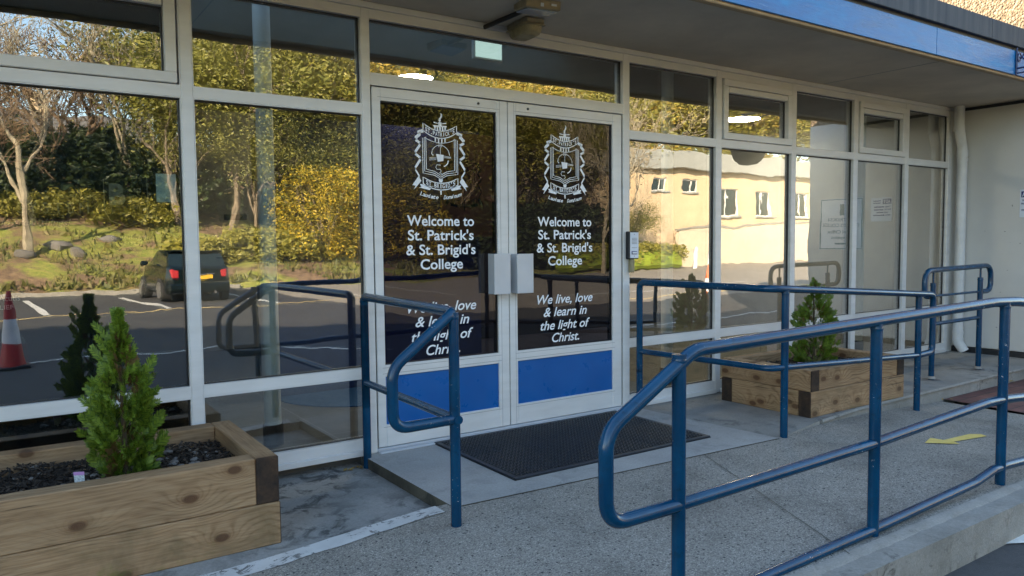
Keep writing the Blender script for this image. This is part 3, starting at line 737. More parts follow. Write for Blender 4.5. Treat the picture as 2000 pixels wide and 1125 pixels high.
tag(MB().box(.705, .80, .072, .076, 1.485, 1.630).build('paper_notice', 'paper_blue'), 'pale blue paper notice inside the left window', 'notice')
q = MB(); f3 = face_to(.058)
for s_, z in (('EXAMINE', 1.60), ('FAITHFUL', 1.565), ('ROSARY', 1.53)): put_text(q, s_, f3, 1.09, z, .12, .018)
q.box(1.03, 1.15, .056, .058, 1.395, 1.425); q.box(.99, 1.12, .056, .058, 1.235, 1.242); q.box(.985, 1.11, .056, .058, 1.19, 1.195)
q.build('window_notice', 'interior_dark', bld)

# ------------------------------------------------------------------ wing at right, drainpipe, signs
wing = thing('rendered_wing', 'taller wing with a smooth white wall below and sunlit pebbledash above the canopy', 'building', (XE, 0, 0))
MB().box(XE, XE + 7, -1.75, .20, .06, 2.70, .006).build('lower_wall', 'smooth_render', wing)
MB().box(XE - .012, XE + 7, -1.762, .012, -.30, .055, .004).build('skirting', 'skirting_black', wing)
MB().box(XE, XE + 7, -1.75, .62, 2.701, 6.2).build('upper_wall', 'pebbledash', wing)
MB().box(XE - .1, XE + 7.1, -1.85, .72, 6.2, 6.4).build('roof', 'roof_slate', wing)
MB().box(8.69, XE - .001, .0, .09, 0, SOF).build('corner_return', 'smooth_render', wing)
MB().box(XE - .008, XE, -1.15, .0, 2.630, 2.662).build('wall_head_gap', 'gasket_black', wing)
dp = thing('drainpipe', 'white plastic drainpipe in the corner by the last window', 'drainpipe', (8.69, -.1, 0))
px, py = 8.715, -.10
q = MB(); q.tube(fillet([(px - .085, py, 2.664), (px - .085, py, 2.44), (px - .01, py, 2.24), (px, py, 2.1), (px, py, .22)], .05, 5), .050, 18)
q.build('pipe', 'pipe_white', dp)
for a, b, x in ((2.40, 2.455, px - .085), (2.13, 2.20, px), (2.085, 2.11, px), (.20, .235, px), (.13, .16, px)): MB().tube([(x, py, a), (x, py, b)], .0565, 18).build('collar', 'pipe_white', dp)
q = MB(); q.tube(fillet([(px, py, .235), (px, py, .12), (px + .028, py - .055, .015)], .06, 6), .052, 18, cap=False); q.tube([(px + .012, py - .024, .075), (px + .027, py - .053, .022)], .044, 14); q.mi = [0] * (len(q.mi) - 16) + [1] * 16
q.build('shoe', ['pipe_white', 'gasket_black'], dp)
q = MB()
for z in (2.10, .22): q.tube([(px + .05, py, z), (XE, py, z)], .006, 6)
q.build('pipe_bracket', 'pipe_white', dp)
def wall_sign(name, label, y0, y1, z0, z1, lines, border, ink):
    s = thing(name, label, 'sign', (XE, y0, z0))
    MB().box(XE - .008, XE, y1, y0, z0, z1, .001).build('sign_board', 'sign_white', s)
    q = MB(); t3 = lambda u, v, e=0: (XE - .0095 - e, y0 - u, v)
    wd = y0 - y1
    for s_, cx, zb, w_, cp, al in lines:
        if s_ == '#': q.add([t3(cx, zb), t3(cx + w_, zb), t3(cx + w_, zb + cp), t3(cx, zb + cp)], [(0, 1, 2, 3)])
        else: put_text(q, s_, t3, cx, zb, w_, cp, 0, 0, al, bold=.001)
    if border: stroke(q, [(.012, z0 + .012), (wd - .012, z0 + .012), (wd - .012, z1 - .012), (.012, z1 - .012)], .016, t3, True)
    q.build('sign_print', ink, s)
    return s, t3
s_, t3 = wall_sign('alarm_sign', 'small white and navy security sign at the right edge of the white wall', -.64, -.90, 1.46, 1.745,
    [('#', .012, 1.665, .10, .062, 'L'), ('THESE', .02, 1.625, .06, .018, 'L'), ('#', .09, 1.626, .14, .014, 'L'), ('PROTEC', .015, 1.592, .075, .018, 'L'), ('#', .10, 1.593, .13, .014, 'L'), ('#', .135, 1.70, .10, .012, 'L'), ('#', .135, 1.675, .10, .012, 'L'),
     ('OPER', .045, 1.559, .05, .018, 'L'), ('#', .10, 1.560, .09, .014, 'L'), ('WITH', .015, 1.526, .06, .018, 'L'), ('#', .085, 1.527, .15, .014, 'L')], False, 'sign_navy')
q = MB(); put_text(q, 'ADT', lambda u, v, e=0: (XE - .0105 - e, -.64 - u, v), .062, 1.675, .08, .042, bold=.002); q.build('sign_letters', 'sign_white', s_)
wall_sign('office_sign', 'white sign with teal border and lettering, seen mirrored in the windows', -1.00, -1.58, 1.12, 1.76,
    [('#', .26, 1.55, .06, .14, 'L'), ("ST. PATRICK'S &", .29, 1.475, .36, .042, 'C'), ("ST. BRIGID'S COLLEGE", .29, 1.405, .50, .042, 'C'), ('School Office', .29, 1.325, .36, .04, 'C'), ('Reception', .29, 1.255, .27, .04, 'C'), ('#', .12, 1.185, .26, .022, 'L')], True, 'sign_teal')

# ------------------------------------------------------------------ fittings on the soffit and the frame
fl_ = thing('floodlight', 'flat tan floodlight under the canopy above the doors', 'floodlight', (2.7, -.44, SOF))
Mf = Matrix.Translation((2.715, -.50, 2.634)) @ Matrix.Rotation(R(-9), 4, 'Z') @ Matrix.Rotation(R(7), 4, 'X')
MB().box(-.115, .115, -.085, .085, -.012, .045, .006, M=Mf).build('housing', 'tan_plastic', fl_)
MB().box(-.10, .10, -.072, .078, -.022, -.0125, .003, M=Mf).build('lens', 'flood_glass', fl_)
MB().box(-.02, .0, -.0875, -.0855, .0, .02, M=Mf).box(.05, .085, -.0875, -.0855, .01, .022, M=Mf).build('badge', 'sign_white', fl_)
MB().tube([(2.665, .0, 2.638), (2.680, -.43, 2.640)], .015, 10).build('fixing_arm', 'dark_steel', fl_)
MB().box(2.66, 2.76, -.53, -.47, 2.650, SOF, .003).build('mounting_plate', 'tan_plastic', fl_)
bl = thing('bulkhead_lamp', 'aged brown bulkhead lamp under the canopy, just right of the floodlight', 'bulkhead lamp', (2.86, -.14, SOF))
Mb = Matrix.Translation((2.872, -.16, SOF)) @ Matrix.Rotation(R(-4), 4, 'Z') @ Matrix.Diagonal((1, 1, .74, 1))
MB().box(-.072, .072, -.122, .122, -.055, 0, .012, M=Mb).build('lamp_base', 'tan_plastic', bl)
MB().box(-.076, .076, -.126, .126, -.064, -.0555, .004, M=Mb).build('rim', 'old_plastic', bl)
q = MB()
rings = [(.070, .118, -.0645), (.068, .115, -.10), (.058, .10, -.128), (.040, .075, -.137)]
vs = []
for a, b, z in rings:
    for k in range(24):
        an = 2 * PI * k / 24; cx, sx_ = math.cos(an), math.sin(an); n_ = 5.0
        rr = (abs(cx) ** n_ + abs(sx_) ** n_) ** (-1 / n_); vs.append(Mb @ Vector((a * cx * rr, b * sx_ * rr, z)))
fs = [(i * 24 + k, (i + 1) * 24 + k, (i + 1) * 24 + (k + 1) % 24, i * 24 + (k + 1) % 24) for i in range(3) for k in range(24)] + [tuple(72 + k for k in range(24))]
q.add(vs, fs, 0, True); q.build('diffuser', 'old_plastic', bl)
ic = thing('intercom', 'black and silver door intercom with call button on the frame right of the doors', 'intercom', (3.91, 0, 1.1))
Mi = Matrix.Translation((3.925, -.002, 1.23)) @ Matrix.Rotation(R(-4), 4, 'Z')
MB().box(-.044, .050, -.045, 0, -.105, .100, .006, M=Mi).build('casing', 'black_base', ic)
MB().box(-.036, .043, -.048, -.0455, -.098, .092, .002, M=Mi).build('face_plate', 'sign_white', ic)
q = MB()
for k in range(5): q.box(-.022, .028, -.0488, -.0482, .048 - k * .010, .0505 - k * .010, M=Mi)
q.box(-.022, .028, -.0488, -.0482, -.022, -.020, M=Mi); q.tube([Mi @ Vector((.003, -.0478, .078)), Mi @ Vector((.003, -.0492, .078))], .003, 8); q.tube([Mi @ Vector((.003, -.0478, -.083)), Mi @ Vector((.003, -.0492, -.083))], .003, 8)
q.build('speaker_slots', 'dark_steel', ic)
MB().box(-.024, .028, -.0505, -.0482, -.070, -.046, .002, M=Mi).build('button_surround', 'sign_navy', ic)
MB().box(-.018, .024, -.0535, -.0507, -.065, -.051, .002, M=Mi).build('call_button', 'sign_white', ic)
MB().box(-.022, .016, -.040, -.004, -.205, -.106, .006, M=Mi).build('cable_cover', 'old_plastic', ic)
br = thing('flower_basket_bracket', 'blue wrought iron scroll bracket on the canopy edge', 'bracket', (7.28, FY, 2.74))
bx = 7.31; q = MB(); y0 = FY - .030
q.tube([(bx, y0, 2.645), (bx, y0, 2.875)], .009, 8); q.tube([(bx, y0, 2.70), (bx + .03, y0 - .50, 2.72)], .008, 8)
sp = [(bx, y0 - .02 - .11 * (1 - k / 30) * math.cos(k / 30 * 3.2 * PI) - .10, 2.785 + .055 * (1 - k / 30) * math.sin(k / 30 * 3.2 * PI)) for k in range(31)]
q.tube(sp, .006, 6); q.tube([(bx + (p_[1] - y0) * -.35 - .02, y0 - .012, p_[2]) for p_ in sp[:24]], .005, 6)
q.tube(fillet([(bx, y0, 2.66), (bx + .02, y0 - .25, 2.66), (bx + .03, y0 - .48, 2.715)], .1, 6), .006, 6); q.build('iron_scroll', 'iron_blue', br)
hb = thing('hanging_basket', 'dark hanging flower basket on chains below the scroll bracket', 'basket', (bx + .03, y0 - .48, 2.2))
bx2, by2 = bx + .0, y0 - .36
MB().lathe([(.02, 2.12), (.11, 2.135), (.17, 2.19), (.20, 2.28), (.205, 2.30)], bx2, by2, 20).build('basket_bowl', 'basket_dark', hb)
q = MB()
for k in range(3): a = k * 2.094 + .4; q.tube([(bx2 + .2 * math.cos(a), by2 + .2 * math.sin(a), 2.30), (bx2, by2, 2.70)], .004, 5)
q.build('chain', 'dark_steel', hb)

# ------------------------------------------------------------------ ground near the entrance
def struct(ob): ob['kind'] = 'structure'; return ob
sm = lambda a, b, x: (lambda t_: t_ * t_ * (3 - 2 * t_))(max(0, min(1, (x - a) / (b - a))))
def agz(x, y): return -.06 * (1 - sm(.7, 1.75, x)) - .045 * max(0, x - 4.15)
q = MB(); xs = [-3 + .25 * i for i in range(39)]; ys = [-2.5, -2.2, -1.8, -1.4, -1.2, -1.02]
vs = [(x, y, agz(x, y) - .003) for x in xs for y in ys]; ny = len(ys)
q.add(vs, [(i * ny + j, (i + 1) * ny + j, (i + 1) * ny + j + 1, i * ny + j + 1) for i in range(len(xs) - 1) for j in range(ny - 1)], 0, True)
xk = [x for x in xs if x <= 1.76]
q.add([(x, -1.02, agz(x, 0) - .003) for x in xk] + [(x, -1.02, -.2) for x in xk], [(i, i + 1, i + 1 + len(xk), i + len(xk)) for i in range(len(xk) - 1)])
struct(q.build('ramp', 'aggregate_concrete'))
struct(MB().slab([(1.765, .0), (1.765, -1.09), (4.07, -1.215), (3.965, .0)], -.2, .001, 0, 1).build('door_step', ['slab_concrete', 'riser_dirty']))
# fine joints cut in the ramp and along the step
q = MB()
q.add([(1.80, -1.098, .0022), (4.07, -1.222, .0022), (4.07, -1.217, .0022), (1.80, -1.093, .0022)], [(0, 1, 2, 3)])
q.add([(3.40, -1.19, .0022), (3.405, -1.19, .0022), (2.785, -2.49, .0022), (2.78, -2.49, .0022)], [(3, 2, 1, 0)])
struct(q.build('expansion_joint', 'riser_dirty'))
struct(MB().slab([(-3, .2), (-3, -1.019), (1.764, -1.019), (1.764, .2)], -.3, -.060).build('planting_strip_floor', 'stained_concrete'))
plat = [(3.967, .0), (4.072, -1.213), (4.7, -1.085), (5.3, -1.02), (8.80, -.965), (8.80, .0)]
struct(MB().slab(plat, -.3, -.0015, 0, 1).build('window_platform', ['platform_concrete', 'kerb_concrete']))
q = MB(); q.tube([(4.72, -1.082, -.012), (5.3, -1.018, -.012), (8.79, -.963, -.012)], .014, 8); struct(q.build('platform_nosing', 'kerb_concrete'))
# worn white paint along the strip
q = MB(); top = []; bot = []
rnd = random.Random(4)
for k in range(40):
    x = -1.2 + (1.70 + 1.2) * k / 39; j = rnd.uniform(-.008, .008)
    top.append((x, -1.024 + j * .4, agz(x, -1.1) + .0015)); bot.append((x, -1.128 + rnd.uniform(-.010, .010), agz(x, -1.1) + .0015))
q.add(top + bot, [(i, i + 40, i + 41, i + 1) for i in range(39)]); struct(q.build('painted_edge_line', 'white_edge_paint'))
struct(MB().slab([(-3, -2.50), (-3, -2.62), (10, -2.62), (10, -2.50)], -.6, -.006).build('ramp_kerb_core', 'kerb_concrete'))
# rough kerb face
q = MB(); xs = [-3 + .05 * i for i in range(261)]; rnd = random.Random(7); rows = []
pr = [(-2.47, .0), (-2.52, -.001), (-2.545, -.02), (-2.548, -.06), (-2.552, -.11), (-2.560, -.15), (-2.60, -.185)]
vs = []
for x in xs:
    dz = -.045 * max(0, x - 4.15) * .8
    for j, (y, z) in enumerate(pr):
        a = .0 if j == 0 else (.004 if j < 6 else .018); vs.append((x, y + rnd.uniform(-a, a), z + dz * (1 - j / 6) + (rnd.uniform(-a, a) * .6 if j else .0012)))
n_ = len(pr); q.add(vs, [(i * n_ + j, i * n_ + j + 1, (i + 1) * n_ + j + 1, (i + 1) * n_ + j) for i in range(len(xs) - 1) for j in range(n_ - 1)], 0, True)
struct(q.build('ramp_kerb', 'kerb_concrete'))
q = MB(); q.add([(6.50, -2.49, agz(6.5, 0) - .004), (14, -2.49, -.16), (14, -.97, -.16), (6.58, -.97, agz(6.5, 0) - .004)], [(0, 1, 2, 3)]); q.v = [(a, b, c + .008) for a, b, c in q.v]
struct(q.build('brick_path', 'brick_paving'))
q = MB(); q.add([(-90, -22, -.252), (-90, 12, -.252), (140, 12, -.252), (140, -22, -.252)], [(3, 2, 1, 0)]); struct(q.build('car_park', 'asphalt'))
q = MB(); ys_ = [-2.54, -3.2, -4.2, -5.2]; zs_ = [-.168, -.19, -.225, -.2505]; vs = [(x, y, z) for x in (-30, 0, 10, 40) for y, z in zip(ys_, zs_)]
q.add(vs, [(i * 4 + j, i * 4 + j + 1, (i + 1) * 4 + j + 1, (i + 1) * 4 + j) for i in range(3) for j in range(3)], 0, True); struct(q.build('forecourt', 'asphalt'))
# markings
def flat(name, mat, polys, z=-.246):
    q = MB()
    for p in polys:
        ar = sum(p[i][0] * p[(i + 1) % len(p)][1] - p[(i + 1) % len(p)][0] * p[i][1] for i in range(len(p)))
        if ar < 0: p = p[::-1]
        q.add([(a, b, z) for a, b in p], [tuple(range(len(p)))])
    return struct(q.build(name, mat))
flat('parking_lines', 'line_white', [[(x, -15.0), (x + .13, -15.0), (x - .1, -20.2), (x - .23, -20.2)] for x in (-7.2, -4.4, -1.8, .8, 3.25, 5.9, 8.5, 11.1)] +
     [[(-6, -7.5), (-6, -7.6), (3.0, -7.35), (3.0, -7.25)], [(3.3, -7.2), (5.2, -7.3), (5.2, -7.4), (3.3, -7.3)], [(3.2, -7.1), (4.6, -5.6), (4.7, -5.6), (3.4, -7.1)], [(8.5, -5.3), (18, -5.9), (18, -6.0), (8.5, -5.4)], [(12, -12), (22, -13.2), (22, -13.35), (12, -12.15)]])
q = MB(); q.add([(3.80, -2.600, -.164), (3.98, -2.585, -.164), (4.9, -3.00, -.177), (4.75, -3.10, -.181)], [(3, 2, 1, 0)]); q.f = [tuple(reversed(f)) for f in q.f] if False else q.f; struct(q.build('hatching_line', 'line_white'))
flat('bay_edge_line', 'line_yellow', [[(-30, -14.6), (-30, -14.75), (9, -14.75), (9, -14.6)], [(13, -10.2), (13, -10.4), (30, -11.2), (30, -11.0)]])
flat('road', 'road_pale', [[(7, -9.6), (7, -21.9), (23, -21.95), (29, -26.8), (75, -26.8), (75, -9)]], -.248)
tag(flat('painted_arrow', 'paint_yellow', [[(4.794, -1.757), (4.975, -1.700), (4.993, -1.776), (5.345, -1.770), (5.41, -1.810), (5.385, -1.862), (5.005, -1.832), (4.972, -1.885)]], 0.0), 'yellow painted arrow on the ramp beyond the rail', 'arrow marking')
ar_ = bpy.data.objects['painted_arrow']; ar_['kind'] = 'thing'
for v in ar_.data.vertices: v.co.z = agz(v.co.x, v.co.y) + .0015
struct(MB().box(-40, 7.0, -22.15, -21.98, -.4, -.12, .02).build('kerb', 'kerb_concrete'))

# ------------------------------------------------------------------ door mat
dm = thing('door_mat', 'black rubber ring mat in front of the entrance doors', 'door mat', (2.98, -.5, 0))
Mm = Matrix.Translation((2.985, -.487, .0012)) @ Matrix.Rotation(R(-.4), 4, 'Z')
W2, H2 = .755, .455; q = MB()
q.box(-W2, W2, -H2, H2, .0, .004, M=Mm)
for a in ((-W2, W2, -H2, -H2 + .035), (-W2, W2, H2 - .035, H2), (-W2, -W2 + .035, -H2 + .035, H2 - .035), (W2 - .035, W2, -H2 + .035, H2 - .035)): q.box(a[0], a[1], a[2], a[3], .0042, .012, .005, M=Mm)
q.build('mat_base', 'black_rubber', dm)
q = MB(); nx_, ny_ = 40, 26; px_ = (2 * W2 - .07) / nx_; py_ = (2 * H2 - .07) / ny_
for i in range(nx_):
    for j in range(ny_):
        cx = -W2 + .035 + (i + .5) * px_; cyy = -H2 + .035 + (j + .5 + (.25 if i % 2 else -.25)) * py_
        vs = []
        for rr, z in ((.0190, .004), (.0175, .014), (.0118, .014), (.0110, .004)):
            for k in range(8): a = 2 * PI * (k + .5) / 8; vs.append(Mm @ Vector((cx + rr * math.cos(a), cyy + rr * .92 * math.sin(a), z)))
        q.add(vs, [(r_ * 8 + k, r_ * 8 + (k + 1) % 8, (r_ + 1) * 8 + (k + 1) % 8, (r_ + 1) * 8 + k) for r_ in range(3) for k in range(8)])
q.build('ring_surface', 'black_rubber', dm)

# ------------------------------------------------------------------ handrails
RR = .0240
def rail(name, label, posts, runs, loc):
    t_ = thing(name, label, 'handrail', loc, 'blue handrails at the entrance')
    for p in posts:
        q = MB(); q.tube([(p[0], p[1], p[2]), (p[0], p[1], p[3])], p[4] if len(p) > 4 else RR, 18)
        po = q.build('post', 'rail_blue', t_)
        if p[3] > .5:
            MB().tube([(p[0], p[1], p[3] - .030), (p[0], p[1], p[3] - .022), (p[0], p[1], p[3] - .014)], [RR * 1.0, RR * 1.09, RR * 1.02], 18).build('weld_bead', 'rail_blue', po)
            if name == 'hoop_handrail': gr = MB(); gr.lathe([(RR * 1.55, p[2] + .020), (RR * 1.30, p[2] + .034), (RR * 1.02, p[2] + .042)], p[0], p[1], 14); gr.build('grout_collar', 'kerb_concrete', po)
    for nm, pts, rad, r_ in runs:
        MB().tube(fillet(pts, rad, 9), r_, 18).build(nm, 'rail_blue', t_)
    return t_
yo = -2.43
rail('ramp_handrail', 'long blue tubular handrail along the near edge of the ramp',
     [(x, yo, agz(x, yo) - .02, z) for x, z in ((1.868, .885), (3.052, .905), (4.225, .930))] + [(5.45, yo, agz(5.45, 0) - .02, .84), (6.7, yo, agz(6.5, 0) - .02, .74)],
     [('top_rail', [(6.7, yo, .742), (4.33, yo, .93), (4.10, yo, .938), (1.94, yo, .892), (1.545, yo, .670), (1.545, yo, .375), (1.868, yo, .375)], [0, .35, .3, .16, .12, .085, 0], .0245),
      ('mid_rail', [(1.868, yo, .375), (3.052, yo, .395), (4.05, yo, .437), (4.25, yo, .432), (6.7, yo, .25)], .2, RR * .93),
      ('bottom_rail', [(1.868, yo, -.005), (3.03, yo, .020), (3.95, yo, .052), (4.15, yo, .082), (4.27, yo, .082), (6.7, yo, -.05)], .12, RR * .93)], (3, yo, 0))
rail('door_handrail', 'blue handrail turning down beside the left door at the step',
     [(1.772, -.06, -.08, .945), (1.665, -1.285, agz(1.66, -1.3) - .03, .955)],
     [('top_rail', [(1.772, -.06, .30), (1.772, -.06, .952), (1.665, -1.285, .957), (1.360, -1.295, .735), (1.360, -1.295, .478), (1.665, -1.285, .478), ], [0, .05, .045, .11, .075, 0], RR),
      ('mid_rail', [(1.772, -.06, .447), (1.668, -1.315, .478)], 0, RR * .86)], (1.7, -.7, 0))
bpy.data.objects['door_handrail'].location.z = 0
rail('platform_handrail', 'blue handrail running from the right door post past the far planter',
     [(3.968, -.06, -.02, .30), (4.13, -1.205, -.03, .94), (5.885, -1.135, agz(5.9, 0) - .03, .84)],
     [('top_rail', [(3.968, -.06, .28), (3.968, -.06, .950), (4.005, -1.19, .952), (4.16, -1.205, .945), (6.10, -1.135, .815), (6.10, -1.135, .36), (5.885, -1.135, .352)], [0, .05, .12, .12, .065, .06, 0], RR),
      ('mid_rail', [(3.968, -.06, .435), (4.01, -1.19, .447), (4.15, -1.205, .446), (5.885, -1.135, .352)], [0, .12, .1, 0], RR * .86)], (5, -1.2, 0))
hy = -.76
hr = rail('hoop_handrail', 'blue hoop-ended handrail standing near the drainpipe',
     [(6.845, hy, -.01, .86), (7.715, hy, -.01, .88)],
     [('hoop', [(6.82, hy, .745), (6.70, hy, .745), (6.70, hy, .972), (7.92, hy, .990), (7.92, hy, .745), (7.73, hy, .745)], [0, .09, .12, .12, .09, 0], RR),
      ('spigot', [(6.845, hy, .86), (6.845, hy, .97)], 0, .009), ('spigot', [(7.715, hy, .88), (7.715, hy, .98)], 0, .009),
      ('thin_bar', [(6.845, hy, .745), (7.715, hy, .745)], 0, .011), ('mid_rail', [(6.845, hy, .495), (7.715, hy, .50)], 0, RR * .75)], (7.3, hy, 0))
rnd = random.Random(11)
q = MB()
for x in (6.845, 7.715):
    q.add([(x, hy, .0012)] + [(x + (.075 + rnd.uniform(-.02, .03)) * math.cos(k * PI / 9), hy + (.065 + rnd.uniform(-.02, .02)) * math.sin(k * PI / 9), .0008) for k in range(18)], [(0, k + 1, (k + 1) % 18 + 1) for k in range(18)])
struct(q.build('post_mortar', 'stone_pale'))

# ------------------------------------------------------------------ planters
def soil_mesh(x0, x1, y0, y1, z, seed):
    r_ = random.Random(seed); q = MB(); nx_, ny_ = 60, 36; vs = []
    from mathutils import noise as mn
    for i in range(nx_ + 1):
        for j in range(ny_ + 1):
            x = x0 + (x1 - x0) * i / nx_; y = y0 + (y1 - y0) * j / ny_
            e = min(i, nx_ - i, j, ny_ - j) / 8.0
            vs.append((x, y, z + .030 * mn.noise((x * 5, y * 5, seed)) + .014 * mn.noise((x * 22, y * 22, seed)) - .02 * max(0, 1 - e)))
    n2 = ny_ + 1
    q.add(vs, [(i * n2 + j, (i + 1) * n2 + j, (i + 1) * n2 + j + 1, i * n2 + j + 1) for i in range(nx_) for j in range(ny_)], 0, True)
    ch = MB(); st = MB()
    for k in range(1500):
        x = r_.uniform(x0 + .01, x1 - .01); y = r_.uniform(y0 + .01, y1 - .01); zz = z + .030 * mn.noise((x * 5, y * 5, seed)) + .012
        l_, w_, h_ = r_.uniform(.012, .045), r_.uniform(.004, .012), r_.uniform(.002, .005)
        M_ = Matrix.Translation((x, y, zz)) @ Matrix.Rotation(r_.uniform(0, 6.28), 4, 'Z') @ Matrix.Rotation(r_.uniform(-.7, .7), 4, 'Y') @ Matrix.Rotation(r_.uniform(-.6, .6), 4, 'X')
        ch.box(-l_ / 2, l_ / 2, -w_ / 2, w_ / 2, -h_ / 2, h_ / 2, 0, 0, M_)
    for k in range(70):
        cl = r_.random() < .6
        x = r_.gauss(x0 + .55 * (x1 - x0) if cl else (x0 + x1) / 2, .2 * (x1 - x0)); y = r_.uniform(y0 + .04, y1 - .04)
        if not x0 + .03 < x < x1 - .03: continue
        zz = z + .030 * mn.noise((x * 5, y * 5, seed)) + .010; s0 = r_.uniform(.006, .020)
        M_ = Matrix.Translation((x, y, zz)) @ Matrix.Rotation(r_.uniform(0, 6.28), 4, 'Z') @ Matrix.Diagonal((s0 * 1.3, s0, s0 * .7, 1))
        vs2 = []; 
        for a in range(4):
            th = PI * (a + .5) / 4
            for b in range(7): ph = 2 * PI * b / 7; g = r_.uniform(.8, 1.15); vs2.append(M_ @ Vector((g * math.sin(th) * math.cos(ph), g * math.sin(th) * math.sin(ph), math.cos(th))))
        st.add(vs2, [(a * 7 + b, (a + 1) * 7 + b, (a + 1) * 7 + (b + 1) % 7, a * 7 + (b + 1) % 7) for a in range(3) for b in range(7)] + [tuple(range(7)), tuple(reversed(range(21, 28)))], 0, True)
    return q, ch, st
def planter(label, x0, x1, y0, y1, z0, h1, h2, seed):
    t_ = thing('sleeper_planter', label, 'planter', ((x0 + x1) / 2, (y0 + y1) / 2, z0), 'timber planters by the windows')
    w_ = .098; r_ = random.Random(seed)
    def beam(ax, a0, a1, c0, z, h, d0, d1):
        L = a1 - a0; q = MB(); q.box(-L / 2, L / 2, -w_ / 2, w_ / 2, -h / 2, h / 2, .005)
        for i, f in enumerate(q.f):
            xs_ = [q.v[k][0] for k in f]
            if (d0 and max(xs_) < -L / 2 + .0055) or (d1 and min(xs_) > L / 2 - .0055): q.mi[i] = 1
        o = q.build('sleeper', ['sleeper_wood', 'end_grain'], t_)
        j = r_.uniform(-.002, .002)
        c = Vector(((a0 + a1) / 2, c0 + j, z + h / 2)) if ax == 'x' else Vector((c0 + j, (a0 + a1) / 2, z + h / 2))
        o.location = c - t_.location
        if ax == 'y': o.rotation_euler = (0, 0, R(90))
        return o
    g = .002
    beam('x', x0, x1, y0 + w_ / 2, z0, h1, True, True); beam('x', x0, x1, y1 - w_ / 2, z0, h1, True, True)
    beam('y', y0 + w_ + g, y1 - w_ - g, x0 + w_ / 2, z0, h1, False, False); beam('y', y0 + w_ + g, y1 - w_ - g, x1 - w_ / 2, z0, h1, False, False)
    z = z0 + h1 + .0015
    beam('y', y0 - .003, y1 + .003, x0 + w_ / 2 + .003, z, h2, True, True); beam('y', y0 - .003, y1 + .003, x1 - w_ / 2 - .003, z, h2, True, True)
    beam('x', x0 + w_ + g + .004, x1 - w_ - g - .004, y0 + w_ / 2, z, h2, False, False); beam('x', x0 + w_ + g + .004, x1 - w_ - g - .004, y1 - w_ / 2, z, h2, False, False)
    zs = z + h2 - .075
    a, b, c = soil_mesh(x0 + w_ + .001, x1 - w_ - .001, y0 + w_ + .001, y1 - w_ - .001, zs, seed)
    a.build('soil', 'mulch', t_); o = b.build('bark_chips', 'mulch_chip', t_); o['kind'] = 'stuff'; o = c.build('pebbles', 'stone_pale', t_); o['kind'] = 'stuff'
    return zs
zL = planter('timber sleeper planter at the left, standing on the stained concrete', -.24, 1.003, -.885, -.065, -.060, .190, .205, 3)
zR = planter('timber sleeper planter behind the blue rail, right of the doors', 4.705, 5.935, -1.005, -.215, -.0015, .183, .150, 8)

def sprig(q, P, D, N, L, r_, mi=0):
    """one flat feathery spray: axis with alternating side shoots"""
    D = D.normalized(); S = D.cross(N).normalized(); N = S.cross(D)
    w0 = L * .04
    vs = [P - S * w0 * .6, P + S * w0 * .6, P + D * L]; fs = [(0, 1, 2)]
    n = 9
    for k in range(n):
        t_ = .10 + .80 * k / n; l2 = L * (.52 - .36 * t_) * r_.uniform(.8, 1.25)
        for sg in (-1, 1):
            b = P + D * L * t_; d2 = (D * .75 + S * sg * .72 + N * r_.uniform(-.15, .35)).normalized(); s2 = N.cross(d2).normalized()
            i = len(vs); ww = L * .045
            vs += [b - s2 * ww * .5, b + s2 * ww * .5, b + d2 * l2 * .6 + s2 * ww * .85, b + d2 * l2, b + d2 * l2 * .6 - s2 * ww * .85]; fs.append((i, i + 1, i + 2, i + 3, i + 4))
    q.add(vs, fs, mi)
